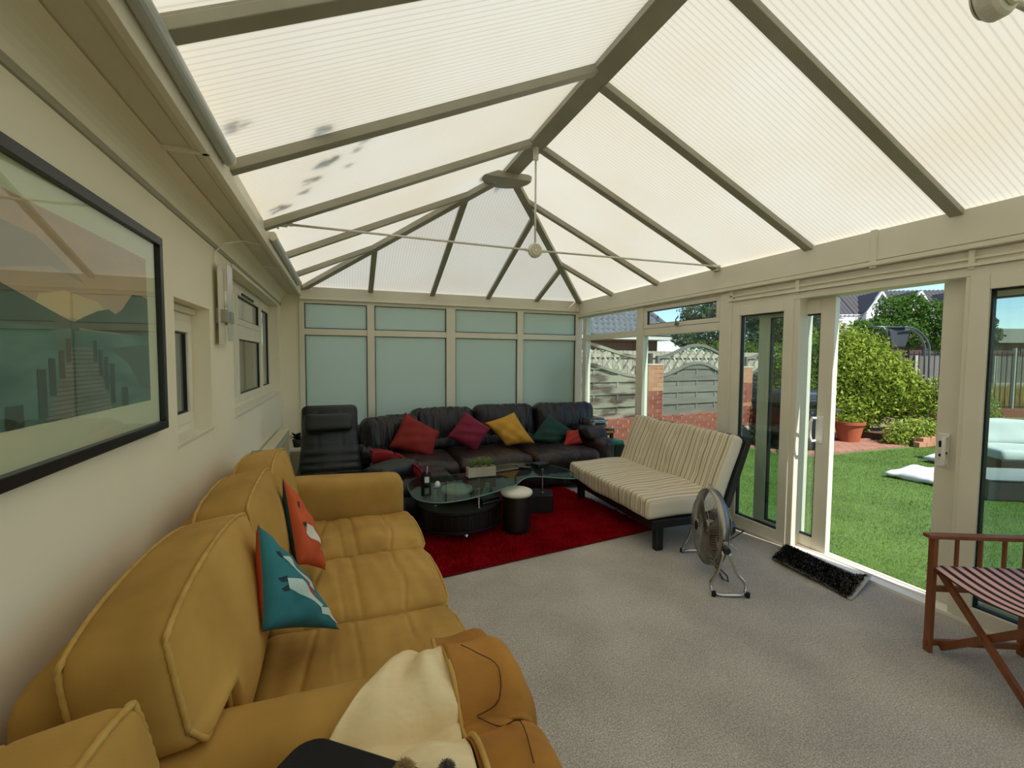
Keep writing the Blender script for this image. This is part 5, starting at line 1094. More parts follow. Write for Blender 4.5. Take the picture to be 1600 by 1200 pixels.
# ---- fence panels with a lattice crest
wdg = mat('silvered fence timber', '#8d887b', '#6d685d', ns=7, rough=.9, rnd=.5, bump=.5, bs=22, stretch=(.25,1,2.5), dist=.006)
wdb = mat('patchy brown fence timber', '#a39b88', '#54443b', ns=2.6, rough=.9, rnd=.2, bump=.5, bs=22, stretch=(.5,1,2.5), dist=.006, contrast=(.46,.56))
lath_lit = mat('sunlit lattice lath', '#d6d0c0', '#bcb5a3', ns=8, rough=.9)  # one lath direction coloured paler as if sunlit, the other left darker
def fence(s0, s1, label, m_, arch):
    """arch(s01) gives crest height above the base line"""
    t = T('lattice_fence', label, 'fence', tuple(fpt((s0+s1)/2, -.02, .5)), rz=FA); L_ = s1-s0
    n_ = 7; bh = .105
    zl = lambda u: 1.23 + arch(u)*.225   # lower curved rail
    zt = lambda u: 1.555 + arch(u)*.225
    for k in range(n_+3):
        z = .505+k*.105; 
        dd = .012 if k % 2 == 0 else -.012
        u0, u1 = 0., 1.
        us = np.linspace(0, 1, 41); okk = [u for u in us if zl(u) > z+bh*.45]
        if not okk: continue
        u0, u1 = min(okk), max(okk)
        if u1-u0 < .1: continue
        z1_ = z+bh+.006
        G().prism([(s0+u0*L_, z), (s0+u1*L_, z), (s0+u1*L_, z1_), (s0+u0*L_, z1_)], lambda a, b: fpt(a, dd-.008+.006*(b > z+.05), b), lambda a, b: fpt(a, dd+.008+.006*(b > z+.05), b)).o('slat', m_, t)
    for u in (.0, .25, .5, .75, 1.):
        if 0 < u < 1: G().prism([(s0+u*L_-.02, .52), (s0+u*L_+.02, .52), (s0+u*L_+.02, zl(u)), (s0+u*L_-.02, zl(u))], lambda a, b: fpt(a, -.030, b), lambda a, b: fpt(a, .012, b)).o('batten', m_, t)
        else: G().prism([(s0+u*L_-.025, .50), (s0+u*L_+.025, .50), (s0+u*L_+.025, zt(u)+.02), (s0+u*L_-.025, zt(u)+.02)], lambda a, b: fpt(a, -.03, b), lambda a, b: fpt(a, .035, b)).o('edge_post', m_, t, bevel=.003)
    for zf_, nm in ((zl, 'lower_rail'), (zt, 'top_rail')):
        pts = [(s0+u*L_, zf_(u)) for u in np.linspace(0, 1, 40)]; g = G(); v = []; f = []
        for a, z in pts: v += [fpt(a, -.03, z-.025), fpt(a, .038, z-.025), fpt(a, .038, z+.025), fpt(a, -.03, z+.025)]
        for i in range(39):
            for j in range(4): j2 = (j+1) % 4; f.append((i*4+j, i*4+j2, i*4+4+j2, i*4+4+j))
        f += [(3,2,1,0), (156,157,158,159)]; g.add(v, f).o(nm, m_, t)
    # lattice laths, each clipped between the rails
    for sg, dd in ((1, .008), (-1, -.008)):
        k = -12
        while k < 30:
            base = s0+k*.20; pts = []
            for q_ in np.linspace(0, .85, 80):
                a = base+sg*q_*.72 if sg > 0 else base+q_*-.72+.5; z = 1.12+q_
                if s0+.01 < a < s1-.01 and zl((a-s0)/L_) < z < zt((a-s0)/L_): pts.append((a, z))
            k += 1
            if len(pts) < 4: continue
            p0, p1 = fpt(pts[0][0], dd, pts[0][1]), fpt(pts[-1][0], dd, pts[-1][1])
            G().bar(p0, p1, .010, .030, up=(1, 0, -.7*sg)).o('lattice_lath', lath_lit if sg < 0 else m_, t)
hump = lambda u: .5-.5*math.cos(2*PI*u); 
fence(-2.02, -.08, 'brown patchy lattice-top fence panel nearest the house', wdb, lambda u: math.cos(PI*min(1, max(0, (u-.30)/.70)))*.5+.5 if u > .3 else 1.)
fence(.31, 2.23, 'silver grey fence panel with arched lattice crest between the pillars', wdg, hump)
fence(2.61, 4.53, 'grey arched fence panel behind the barbecue', wdg, hump)
G().prism([(.29,1.40),(.37,1.40),(.37,1.62),(.29,1.62)], lambda a, b: fpt(a-.12, -.12, b), lambda a, b: fpt(a-.12, -.05, b)).o('fence_post', mat('dark fence post', '#4a4238', rough=.9), label='dark timber post end sticking up behind the nearest brick pillar', cat='post')
# tall pale board fence further back
fp_ = T('board_fence', 'tall sun bleached board fence behind the lattice panels', 'fence', (9, 9.6, GZ))
wdp = mat('bleached board', '#c0b69f', '#9f9580', ns=5, rough=.95, rnd=.5, bump=.4, bs=20, stretch=(2.5,1,.25))
for k in range(124):  # unseen run behind the obscured glass, added to bounce sunlight into it
    x = -3.0+k*.150; y = 9.3+.10*(x-5); link('board', (bdm if k else (bdm := G().box(-.071, .071, -.011, .011, 0, 1.86).mesh('board', wdp))), fp_, Matrix.Translation((x, y, GZ-.05)) @ Matrix.Rotation(.10+(.02 if k % 2 else -.02), 4, 'Z'))
for z in (.35, 1.0, 1.6): G().bar((-3.1, 8.46, z), (15.6, 10.33, z), .04, .07).o('rail', wdp, fp_)
# ---- bungalow with dark tiled roof
bg_ = T('bungalow', 'neighbouring brick bungalow with dark grey tiled roof', 'house', (8.5, 17, GZ))
rt = mat('dark roof tile', '#54565c', '#6e7076', ns=9, rough=.7, rnd=.0, bump=.2, bs=30)
wht = mat('white fascia', '#dedcd4', rough=.5); hb = mat('far red brick', '#8e5a48', '#7b4a3b', ns=30, rough=.9, stretch=(1,1,3))
x0, x1, y0, y1, ez, rz_ = -2.0, 12.0, 14.2, 21.8, 2.42, 5.9
G().box(x0+.4, x1-.5, y0+.5, y1-.5, GZ-.1, ez-.05).o('wall', hb, bg_)
G().box(x0, x1, y0, y1, ez-.16, ez-.02).o('fascia', wht, bg_)
rx0, rx1, ry = x0+3.0, x1-2.0, (y0+y1)/2
faces = [((x0,y0),(x1,y0),(rx1,ry),(rx0,ry)), ((x1,y0),(x1,y1),(rx1,ry),(rx1,ry))]
g = G().add([(x0,y0,ez),(x1,y0,ez),(x1,y1,ez),(x0,y1,ez),(rx0,ry,rz_),(rx1,ry,rz_)], [(0,1,5,4),(1,2,5),(2,3,4,5),(3,0,4),(3,2,1,0)]).o('roof_deck', rt, bg_)
# interlocking tiles: each front slope tile is a small curved block
V, F = [], []
sl = math.hypot(ry-y0, rz_-ez); nr = int(sl/.30); ny, nz = (ry-y0)/sl, (rz_-ez)/sl
def tilerow(o, du, dn, ds, n_, width):  # o origin, du along eave, ds up slope, dn normal
    pass
for r in range(nr):
    s_ = r*.30; t_ = s_/sl; xa, xb = x0+(rx0-x0)*t_, x1+(rx1-x1)*t_; c = int((xb-xa)/.24)
    for k in range(c):
        xx = xa+(k+.5)*(xb-xa)/c
        for (sgy) in (0,):
            bx = [(-.12,.02),(-.05,.075),(.05,.045),(.12,.02)]
            for (u_, hgt) in bx: V.append((xx+u_, y0+ny*(s_-.02)-nz*hgt, ez+nz*(s_-.02)+ny*hgt))
            for (u_, hgt) in bx: V.append((xx+u_, y0+ny*(s_+.32)-nz*(hgt-.03), ez+nz*(s_+.32)+ny*(hgt-.03)))
            b = len(V)-8; F += [(b, b+1, b+5, b+4), (b+1, b+2, b+6, b+5), (b+2, b+3, b+7, b+6), (b, b+3, b+2, b+1)]
ly = math.hypot(x1-rx1, rz_-ez); nx_, nz2 = (x1-rx1)/ly, (rz_-ez)/ly
for r in range(int(ly/.30)):
    s_ = r*.30; t_ = s_/ly; ya, yb = y0+(ry-y0)*t_, y1+(ry-y1)*t_; c = max(1, int((yb-ya)/.24))
    for k in range(c):
        yy_ = ya+(k+.5)*(yb-ya)/c; b = len(V)
        for e_ in (-.02, .32):
            for (u_, hgt) in ((-.12,.02),(-.05,.075),(.05,.045),(.12,.02)): V.append((x1-nx_*(s_+e_)+nz2*hgt, yy_+u_, ez+nz2*(s_+e_)+nx_*hgt))
        F += [(b, b+1, b+5, b+4), (b+1, b+2, b+6, b+5), (b+2, b+3, b+7, b+6), (b, b+3, b+2, b+1)]
fso('roof_tiles', V, np.array(F), rt, bg_, kind='stuff')
g = G()
for a, b in (((x1,y0,ez),(rx1,ry,rz_)), ((rx0,ry,rz_),(rx1,ry,rz_)), ((x0,y0,ez),(rx0,ry,rz_))): g.tube([Vector(a)+Vector((0,0,.06)), Vector(b)+Vector((0,0,.06))], .11, 8)
g.o('ridge_tiles', rt, bg_)
# ---- foliage
def leaves(name, blobs, n, size, m_, parent=None, shell=.45, mi2=None, **k):
    """leaf quads spread through the outer part of ellipsoid blobs (cx, cy, cz, rx, ry, rz)"""
    B = np.array(blobs, float); vol = (B[:,3]*B[:,4]+B[:,3]*B[:,5]+B[:,4]*B[:,5]); ch = rng.choice(len(B), n, p=vol/vol.sum()); b = B[ch]
    d = rng.normal(size=(n, 3)); d /= np.linalg.norm(d, axis=1, keepdims=True); rr = (1-shell*rng.random(n)**1.5)*(1+.08*rng.normal(size=n))
    P = b[:,:3]+d*b[:,3:]*rr[:,None]; P[:,2] = np.maximum(P[:,2], GZ+.02+.05*rng.random(n))
    N_ = d+rng.normal(size=(n, 3))*.7; N_ /= np.linalg.norm(N_, axis=1, keepdims=True)
    A = np.cross(N_, rng.normal(size=(n, 3))); A /= np.linalg.norm(A, axis=1, keepdims=True); C = np.cross(N_, A); s_ = size*rng.uniform(.6, 1.3, (n, 1))
    V = np.stack([P-A*s_, P-C*s_*.45+N_*s_*.1, P+A*s_, P+C*s_*.45+N_*s_*.1], 1).reshape(-1, 3); F = np.arange(4*n).reshape(-1, 4)
    kw = dict(k); 
    if mi2 is not None: mm = (rng.random(n) < .3).astype(np.int32); return fso(name, V, F, [m_, mi2], parent, mi=mm, **kw)
    return fso(name, V, F, m_, parent, **kw)
bark = mat('tree bark', '#4f4232', '#3b3125', ns=9, rough=.95, bump=.5, bs=25)
lbush, lbush2 = leafmat('bright bush leaf', '#8fa03a', '#6d8430', .35, 2.), leafmat('yellow green bush leaf', '#b5bd5a', '#9aab45', .35, 3.)
lt1, lt2 = leafmat('grey green tree leaf', '#5d6f50', '#3f5238', .25, .8), leafmat('mid green tree leaf', '#5f7f3a', '#45622a', .3, .8)
def tree(label, x, y, blobs, n, size, m_, th, name='tree', r_=.14, group=None):
    t = T(name, label, 'tree', (x, y, GZ-.1), group=group); top = Vector((blobs[0][0], blobs[0][1], blobs[0][2]))
    pts = [Vector((x, y, GZ-.1)), Vector((x+.05, y, th*.5)), Vector((x, y+.05, th))]; G().tube(pts, [r_, r_*.75, r_*.55], 9).o('trunk', bark, t, smooth=True)
    for b in blobs[:7]: G().tube([pts[-1], (pts[-1]+Vector(b[:3]))/2+Vector((0,0,.1)), Vector(b[:3])], [r_*.45, r_*.25, .02], 6).o('branch', bark, t, smooth=True)
    leaves('foliage', blobs, n, size, m_, t, kind='stuff'); return t
tree('grey green tree seen through the side top window above the bleached fence', 11.9, 11.9, [(10.9,12.0,3.0,.55,.5,.40),(11.8,11.75,3.35,.75,.6,.55),(12.8,11.4,3.2,.8,.6,.7),(11.7,11.9,2.4,1.1,.6,.55),(10.6,12.1,2.2,.5,.4,.3),(12.9,11.5,2.2,.8,.5,.8)], 15000, .055, lt1, 2.0)
tree('dark green tree behind the patio door pane, right of the bleached fence', 14.6, 10.9, [(14.0,11.1,2.6,.8,.5,.9),(14.8,10.8,2.2,.7,.5,1.0),(14.2,11.0,1.5,.8,.5,.8)], 9000, .06, lt1, 1.8)
tree('leafy garden tree in front of the white gabled houses', 23.4, 12.8, [(22.7,13.1,3.7,.75,.6,.7),(23.5,12.8,3.9,.7,.6,.6),(24.4,12.4,3.5,.85,.7,.7),(22.3,13.3,2.9,.8,.6,.6),(23.4,12.8,2.8,1.0,.7,.7),(24.8,12.2,2.6,.8,.6,.8),(21.4,13.5,3.0,.5,.4,.35)], 10000, .075, lt2, 2.2)
tree('distant feathery tree at the left of the right hand door pane', 34.2, 15.0, [(34.1,15.0,3.0,.9,.7,.6),(34.3,15.0,3.7,.5,.5,.4)], 1500, .13, lt1, 2.4)
hg = T('hedge', 'low yellow green hedge top showing just above the bleached board fence', 'hedge', (11.2, 10.9, GZ))
for i in range(5): G().tube([(10.3+.5*i, 11.0-.1*i, GZ-.1), (10.3+.5*i, 11.0-.1*i, 1.6)], [.03, .012], 5).o('stem', bark, hg, smooth=True)
leaves('foliage', [(10.1,11.0,1.75,.5,.3,.36),(10.9,10.9,1.75,.6,.3,.38),(11.8,10.8,1.7,.7,.3,.42),(12.7,10.7,1.7,.7,.3,.42),(11.3,10.9,1.1,1.7,.3,.5)], 9000, .035, lt2, hg, mi2=lbush, kind='stuff')
bs_ = T('large_bush', 'big rounded yellow green bush beyond the patio', 'bush', (9.9, 6.0, GZ))
for i in range(7): G().tube([(9.9+.05*i, 6.2, GZ), (9.9+(i-3)*.12, 6.2+.02*i, .7), (9.9+(i-3)*.2, 6.2+.02*(i-3), 1.4)], [.04, .03, .012], 6).o('stem', bark, bs_, smooth=True)
leaves('foliage', [(9.5,6.35,1.45,.72,.45,.78),(9.98,6.2,1.28,.62,.48,.80),(10.45,6.05,1.0,.52,.45,.72),(10.8,5.9,.78,.38,.4,.50),(9.9,6.3,.6,.9,.45,.5),(8.85,6.6,1.35,.55,.3,.75)], 30000, .040, lbush, bs_, mi2=lbush2, kind='stuff')
b2 = T('climbing_shrub', 'sparse shrub spilling over the flower bed to the right of the big bush', 'shrub', (11.2, 5.2, GZ))
for i in range(6): G().tube([(11.2+.1*i, 5.2, GZ), (11.2+(i-3)*.15, 5.2, .5), (11.3+(i-3)*.3, 5.15, 1.15)], [.02, .015, .006], 5).o('stem', bark, b2, smooth=True)
leaves('foliage', [(11.2,5.5,.7,.45,.4,.55),(10.3,5.45,.20,.8,.3,.24),(11.6,5.3,1.1,.4,.3,.4),(11.9,5.3,.5,.5,.35,.45),(9.75,5.45,.05,.25,.2,.12)], 11000, .034, lbush2, b2, shell=.8, mi2=lt2, kind='stuff')
b3 = T('fence_shrub', 'loose green shrub growing by the fence behind the barbecue', 'shrub', (7.9, 6.3, GZ))
for i in range(4): G().tube([(7.9+.1*i, 6.3, GZ), (7.9+(i-2)*.2, 6.3, 1.2)], [.025, .01], 5).o('stem', bark, b3, smooth=True)
leaves('foliage', [(8.1,6.35,1.35,.55,.3,.55),(7.9,6.35,.7,.5,.25,.4),(8.5,6.4,1.7,.5,.4,.45)], 9000, .035, lt2, b3, shell=.8, mi2=lbush, kind='stuff')
b4 = T('fence_shrub', 'low dark shrub at the foot of the second brick pillar', 'shrub', (7.4, 6.1, GZ))
for i in range(3): G().tube([(7.4+.06*i, 6.15, GZ), (7.35+.1*i, 6.15, .3)], [.012, .006], 5).o('stem', bark, b4, smooth=True)
leaves('foliage', [(7.35,6.2,.12,.35,.22,.25)], 2500, .03, lt1, b4, shell=.9, kind='stuff')
# ---- patio of clay pavers, raised bed
pv_ = T('paved_patio', None, None, (8.2, 5.7, GZ), kind='structure')
pavm = mat('faded clay paver', '#a5775f', '#8b6552', ns=12, rough=.9, rnd=.6, bump=.3, bs=50)
G().box(6.9, 9.9, 5.30, 6.42, GZ-.08, GZ+.004).o('bedding', mat('sandy joint', '#7d705f', rough=.95), pv_)
pm = bevelmesh(.205, .100, .05, pavm)
for i in range(10):
    for j in range(14):
        x = 7.02+j*.212+(.106 if i % 2 else 0); y = 5.36+i*.108
        if x < 9.85: link('paver', pm, pv_, Matrix.Translation((x, y, GZ-.014+rng.uniform(-.002, .002))))
rb_ = T('raised_bed', 'low brick edged flower bed under the bushes', 'flower bed', (10.6, 5.3, GZ))
G().box(9.9, 14.5, 5.25, 6.4, GZ-.1, .08).o('soil', mat('bed soil', '#6a5238', '#4d3b29', ns=6, rough=.95, bump=.8, bs=20), rb_)
for r in range(2):
    for k in range(18):
        link('brick', pm if False else (bm_ if (r or k) else (bm_ := bevelmesh(.213, .10, .064, brkP))), rb_, Matrix.Translation((10.0+k*.2235+(.11 if r else 0), 5.20, GZ+.035+r*.075)))
# ---- terracotta pot
tp_ = T('terracotta_pot', 'big terracotta pot on the pavers beside the open door', 'pot', (9.25, 5.92, GZ))
ter = mat('terracotta', '#b4603c', '#a05230', ns=5, rough=.75)
G().lathe((9.2, 5.95, GZ), [(.165, .02), (.17, .02), (.235, .36), (.262, .365), (.265, .42), (.235, .42), (.225, .34), (0, .34)], 36).o('body', ter, tp_)
leaves('weeds', [(9.2,5.95,.36,.24,.24,.10)], 500, .03, lbush, tp_, shell=1, kind='stuff')
# ---- barbecue
bq = T('barbecue', 'black covered barbecue trolley seen through the sliding door glass', 'barbecue', (7.9, 5.55, GZ))
bk = mat('black barbecue enamel', '#16181b', rough=.35); bst = mat('grey barbecue steel', '#5b6068', rough=.35, metal=.6)
Mq = Mloc((7.62, 5.74, GZ), rz=-.35)
G().box(-.45, .30, -.26, .26, .08, .76, Mq).o('cabinet', bk, bq, bevel=.01)
G().rb((0,0,0), (.82, .52, .30), .12, (10, 10, 6), None, Mq @ Matrix.Translation((-.1, 0, .93))).o('hood', mat('dark grey hood', '#2e3440', rough=.3), bq, smooth=True)
G().tube([Mq @ Vector((-.42, -.30, .90)), Mq @ Vector((.22, -.30, .90))], .013, 10).o('hood_handle', bst, bq)
G().box(.31, .52, -.24, .24, .72, .76, Mq).o('side_shelf', bst, bq, bevel=.005)
for k in range(4): G().lathe(None, [(0,0),(.022,0),(.022,.03),(0,.03)], 12, Mq @ Matrix.Translation((-.4+k*.2, -.26, .70)) @ Matrix.Rotation(PI/2, 4, 'X')).o('knob', bst, bq)
for x in (-.48, .32):
    for y in (-.2, .2): G().lathe(None, [(0,-.02),(.05,-.02),(.05,.02),(0,.02)], 14, Mq @ Matrix.Translation((x, y, .05)) @ Matrix.Rotation(PI/2, 4, 'X')).o('wheel', bk, bq)
# ---- swing seat canopy
sw = T('garden_swing_arch', 'dark mesh back and curved steel frame showing above the bush', 'garden seat', (13.9, 7.7, GZ))
stl = mat('grey steel tube', '#62686b', rough=.35, metal=.7)
Ma = Mloc((13.86, 7.7, .70), rz=-.35, sc=.65)
for y in (-.10, .10):
    g = G().tube([Ma @ Vector((1.05*math.sin(t), y, 2.62+.0*t-1.3*(1-math.cos(t))*.9)) for t in np.linspace(-.1, 1.25, 14)]+[Ma @ Vector((1.05, y, -1.15))], .022, 8).o('frame_tube', stl, sw, smooth=True)
G().tube([Ma @ Vector((-.62, 0, 2.0)), Ma @ Vector((-.70, 0, 2.45)), Ma @ Vector((-.85, 0, 2.62))], .022, 8).tube([Ma @ Vector((-1.5, 0, 2.63)), Ma @ Vector((.1, 0, 2.62))], .022, 8).o('frame_tube', stl, sw, smooth=True)
G().grid(lambda u, v: Ma @ Vector((-.62+.20*(1-v)*1+u*(.92-.42*(1-v)), .06*math.sin(PI*u), 1.75+.85*v)), 8, 6).o('mesh_back', mat('charcoal mesh fabric', '#33383b', rough=.8), sw, smooth=True).modifiers.new('s', 'SOLIDIFY').thickness = .02
# ---- small white and turquoise bottle
bo = T('spray_bottle', 'white and turquoise bottle standing on the flower bed edge', 'bottle', (11.1, 5.15, .05))
bx_, by_ = 11.05, 5.30
G().lathe((bx_, by_, .08), [(.075,0),(.08,.01),(.075,.22)], 20).o('body', mat('turquoise plastic', '#9fd0c4', rough=.4), bo, smooth=True)
G().lathe((bx_, by_, .08), [(.075,.22),(.06,.30),(.03,.36),(.03,.42),(0,.42)], 20).o('top', mat('white plastic bottle', '#dadbd6', rough=.4), bo, smooth=True)
# ---- iron railings
ir = T('iron_railing', 'black iron railings along the end of the garden', 'railing', (16.8, 8.0, GZ))
irm = mat('black iron', '#1a1b1c', rough=.5, metal=.4)
ra, rb2 = Vector((15.0, 8.97, 0)), Vector((22.5, 6.20, 0)); rd_ = (rb2-ra); RL = rd_.length; rd_.normalize()
for k in range(int(RL/.155)):
    q_ = ra+rd_*(k*.155); G().cyl((q_.x, q_.y), .011, .12, 1.80, 8).o('railing_bar', irm, ir) if k == 0 else link('railing_bar', ir.children[0].data, ir, Matrix.Translation(WM[ir.name].translation + rd_*(k*.155)))
for z in (.16, 1.72): G().bar(ra+Vector((0,0,z)), rb2+Vector((0,0,z)), .035, .03).o('rail', irm, ir)
for s_ in (2.05, 4.1, 6.15): q_ = ra+rd_*s_; G().box(q_.x-.035, q_.x+.035, q_.y-.035, q_.y+.035, GZ, 1.92).o('post', mat('bleached metal post', '#a3a093', rough=.6), ir, bevel=.005)
G().bar(ra+Vector((0,-.0,-.02)), rb2+Vector((0,0,-.02)), .14, .26).o('kerb_wall', hb, kind='structure')
# dry tall grass behind
dg = leafmat('straw coloured grass', '#c2a766', '#a89357', .3, .7)
n = 42000; t_ = rng.random(n); o_ = rng.uniform(.3, 5.5, n); o_ = rng.uniform(.4, 7., n); px = ra.x-1+t_*15+o_*.35; py = ra.y+.4-t_*5.5+o_*.937; a = rng.uniform(0, 6.283, n); h = rng.uniform(.3, .85, n)
B0 = np.column_stack([px, py, np.full(n, GZ-.07)]); tp = B0+np.column_stack([np.cos(a)*.15, np.sin(a)*.15, h]); sd = np.column_stack([-np.sin(a), np.cos(a), 0*a])*.012
fso('dry_grass', np.stack([B0-sd, B0+sd, tp], 1).reshape(-1, 3), np.arange(3*n).reshape(-1, 3), dg, label='tall straw coloured dry grass behind the iron railings', cat='grass', kind='stuff')
# grey timber fence and long low building behind
gf = T('timber_fence', 'weathered grey timber fence behind the dry grass', 'fence', (28, 12.9, GZ))
fa, fb2 = Vector((22.2, 15.15, GZ-.07)), Vector((35.3, 10.25, GZ-.07)); fdv = (fb2-fa); FL = fdv.length; fdv.normalize(); fan = math.atan2(fdv.y, fdv.x)
gm = mat('grey weathered timber', '#77746c', '#5c5a54', ns=6, rough=.95, rnd=.5, stretch=(2,1,.3))
bm2 = G().box(-.075, .075, -.012, .012, 0, 1.92).mesh('board', gm)
for k in range(int(FL/.155)): link('board', bm2, gf, Matrix.Translation(fa+fdv*(k*.155)) @ Matrix.Rotation(fan, 4, 'Z'))
pm2 = G().box(-.06, .06, -.06, .06, 0, 1.95).mesh('concrete_post', mat('concrete post', '#aaa698', rough=.9))
for k in range(int(FL/1.9)+1): link('concrete_post', pm2, gf, Matrix.Translation(fa+fdv*(k*1.9)-Vector((0,.07,0))) @ Matrix.Rotation(fan, 4, 'Z'))
for z in (.55,): G().bar(fa+Vector((0,-.04,z)), fb2+Vector((0,-.04,z)), .05, .22).o('gravel_board', mat('concrete post', '#aaa698'), gf)
lbd = T('long_building', 'long low dark roofed building beyond the grey fence', 'building', (30, 18, GZ))
Ml = Mloc((31.9, 17.9, GZ), rz=-.357)
G().box(-2.5, 17, 0, 3.6, 0, 2.8, Ml).o('wall', mat('dark brown brick', '#5c4438', '#46332b', ns=20, rough=.9), lbd)
g = G().add([Ml @ Vector(p) for p in ((-2.8,-.3,2.75),(17.3,-.3,2.75),(17.3,3.9,2.75),(-2.8,3.9,2.75),(-2.8,1.8,3.75),(17.3,1.8,3.75))], [(0,1,5,4),(2,3,4,5),(1,2,5),(3,0,4),(3,2,1,0)]).o('roof', mat('grey brown roof', '#7c7a6d', '#68665a', ns=12, rough=.9), lbd)
for k in range(6): G().box(-1.6+k*3., -.5+k*3., -.03, 0, 1.6, 2.4, Ml).o('window', mat('dark window glass', '#22282c', rough=.1), lbd)
# ---- white gabled houses
def house(x, y, rz, label, wdt=5.1, dep=6, wh=5.1, rh=2.1, dorm=2):
    h_ = T('gabled_house', label, 'house', (x, y, GZ), rz=rz); M = Mloc((x, y, GZ), rz=rz)
    rend = mat('white render', '#dcd9d0', rough=.8); rtl = mat('black brown roof tile', '#3d3c3d', '#565353', ns=25, rough=.8, stretch=(1,1,3))
    G().box(-wdt/2, wdt/2, 0, dep, 0, wh, M).o('wall', rend, h_)
    e = .0
    G().add([M @ Vector(p) for p in ((-wdt/2-e,-e,wh-.15),(wdt/2+e,-e,wh-.15),(wdt/2+e,dep+e,wh-.15),(-wdt/2-e,dep+e,wh-.15),(-wdt/2-e,dep/2,wh+rh),(wdt/2+e,dep/2,wh+rh))], [(0,1,5,4),(2,3,4,5),(1,2,5),(3,0,4),(3,2,1,0)]).o('roof', rtl, h_)
    sl_ = math.hypot(dep/2+e, rh+.15)
    Vv, Ff = [], []
    nyy, nzz = (dep/2+e)/sl_, (rh+.15)/sl_
    for r in range(int(sl_/.34)):
        for k in range(int((wdt+2*e)/.30)):
            x_ = -wdt/2-e+(k+.5)*.30; b = len(Vv)
            for e_ in (-.02, .34):
                for u_, hh_ in ((-.14,.02),(0,.09),(.14,.02)): s_ = r*.34+e_; Vv.append(tuple(M @ Vector((x_+u_, -e+nyy*s_-nzz*hh_, wh-.15+nzz*s_+nyy*hh_))))
            Ff += [(b,b+1,b+4,b+3),(b+1,b+2,b+5,b+4)]
    fso('roof_tiles', Vv, np.array(Ff), rtl, h_, kind='stuff')
    for k in range(dorm):
        cx = (-wdt/4+k*wdt/2) if dorm == 2 else 0; z0 = wh-2.2; zt = wh+.15; gt = wh+1.45; hw = .85
        G().prism([(cx-hw, z0), (cx+hw, z0), (cx+hw, zt), (cx, gt), (cx-hw, zt)], lambda a, b: M @ Vector((a, -.45, b)), lambda a, b: M @ Vector((a, 2.2, b))).o('gable', rend, h_)
        for sg in (-1, 1):
            G().bar(M @ Vector((cx+sg*(hw+.10), -.6, zt-.12)), M @ Vector((cx, -.6, gt+.10)), .24, .12).o('bargeboard', rend, h_)
            G().prism([(cx+sg*(hw+.12), zt-.10), (cx, gt+.10), (cx, gt+.19), (cx+sg*(hw+.12), zt+.0)], lambda a, b: M @ Vector((a, -.62, b)), lambda a, b: M @ Vector((a, 2.2, b))).o('gable_roof', rtl, h_)
        w_ = G().box(cx-.42, cx+.42, -.50, -.44, wh-1.3, wh-.1, M).o('window', mat('white fascia', '#dedcd4'), h_)
        for s2 in (-1, 1): G().box(cx+s2*.20-.17, cx+s2*.20+.17, -.53, -.495, wh-1.22, wh-.18, M).o('pane', mat('dark window glass', '#22282c'), w_)
    return h_
hx, hy = .878, -.479
house(38.4, 22.0, -.5, 'white twin gabled house right behind the garden tree')
house(38.4+3.95*hx, 22.0+3.95*hy, -.5, 'narrow single gabled white house at the right edge of the door opening', wdt=2.7, dorm=1)
house(38.4-5.15*hx, 22.0-5.15*hy, -.5, 'dark roofed house at the left edge of the door opening, behind the bush', dorm=0)
br_ = T('brick_outhouse', 'small brick building with a white gutter left of the white houses', 'house', (27.5, 20.5, GZ)); Mo = Mloc((28.2, 20.3, GZ), rz=-.45)
G().box(-2.6, 1.2, 0, 4, 0, 4.1, Mo).o('wall', hb, br_); G().box(-2.9, 1.4, -.3, 4.3, 4.1, 4.22, Mo).o('gutter', wht, br_)
G().add([Mo @ Vector(p) for p in ((-2.9,-.3,4.2),(1.4,-.3,4.2),(1.4,4.3,4.2),(-2.9,4.3,4.2),(-.75,2,5.4))], [(0,1,4),(1,2,4),(2,3,4),(3,0,4),(3,2,1,0)]).o('roof', mat('dark grey slate', '#4a4b4f', rough=.8), br_)
wn = G().box(.1, .9, -.06, .0, 2.9, 3.8, Mo).o('window', wht, br_); G().box(.17, .83, -.09, -.055, 2.97, 3.73, Mo).o('pane', mat('pale reflecting pane', '#a9b9c4', rough=.1), wn)
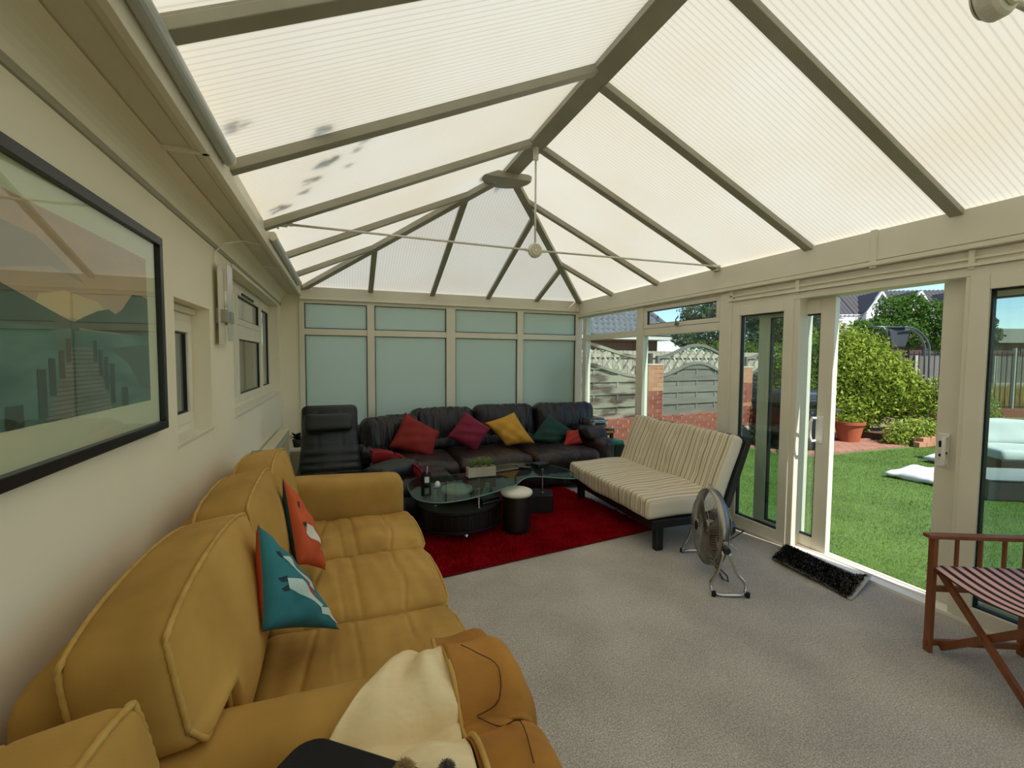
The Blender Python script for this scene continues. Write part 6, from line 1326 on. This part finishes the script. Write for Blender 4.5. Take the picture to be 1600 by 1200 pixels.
# ---- outdoor furniture
rat = mat('black synthetic rattan', '#1c1e1f', '#2c2e30', ns=60, rough=.6, bump=.6, bs=90, stretch=(1,1,2))
cw = mat('white outdoor cushion', '#d9dad8', rough=.8, bump=.1, bs=20)
gs = T('garden_sofa', 'black rattan garden sofa with white cushions behind the right door pane', 'sofa', (9.4, 3.3, GZ), rz=-.46); Mg = Mloc((9.33, 3.12, GZ), rz=-.46)
def gp(name, g, m_, **k): return g.o(name, m_, gs, **k)
gp('base', G().box(-.85, 1.9, 0, .85, .02, .22, Mg).box(-.85, 1.9, .80, .92, .02, .58, Mg), rat, bevel=.01)
for k in range(3):
    x = -.83+k*.91
    gp('seat_cushion', G().rb((0,0,0), (.90, .74, .16), .05, (10, 10, 4), lambda P, a: P+np.stack([P[:,0]*0, P[:,1]*0, wav(P, 5, 5, .008)], 1), Mg @ Matrix.Translation((x+.45, .38, .285))), cw, smooth=True)
    gp('back_cushion', G().rb((0,0,0), (.88, .20, .36), .08, (12, 6, 10), lambda P, a: P+np.stack([P[:,0]*0, wav(P, 7, 7, .03)*(P[:,1] < 0), wav(P, 8, 6, .02)], 1), Mg @ Matrix.Translation((x+.45, .68, .54)) @ Matrix.Rotation(-.18, 4, 'X')), cw, smooth=True)
ft = T('garden_footstool', 'black rattan footstool with smoked top in front of the garden sofa', 'stool', (8.0, 3.0, GZ)); Mf = Mloc((7.75, 2.75, GZ), rz=-.50)
G().box(-.85, 1.1, -.30, .36, .01, .235, Mf).o('base', rat, ft, bevel=.01); G().box(-.86, 1.11, -.31, .37, .235, .25, Mf).o('glass_top', mat('smoked glass', '#4c5458', rough=.12), ft, bevel=.003)
t = cushion('garden_pillow', 'white pillow lying on the lawn', [(6.92,4.02,GZ+.05),(7.0,3.42,GZ+.05),(7.62,3.42,GZ+.10),(7.50,3.98,GZ+.10)], .17, cw, 21, wr=.014)
cushion('garden_pillow', 'second white pillow mostly hidden behind the door frame', [(8.55,4.42,GZ+.07),(8.5,3.98,GZ+.07),(8.95,3.9,GZ+.12),(9.0,4.35,GZ+.12)], .14, cw, 22)
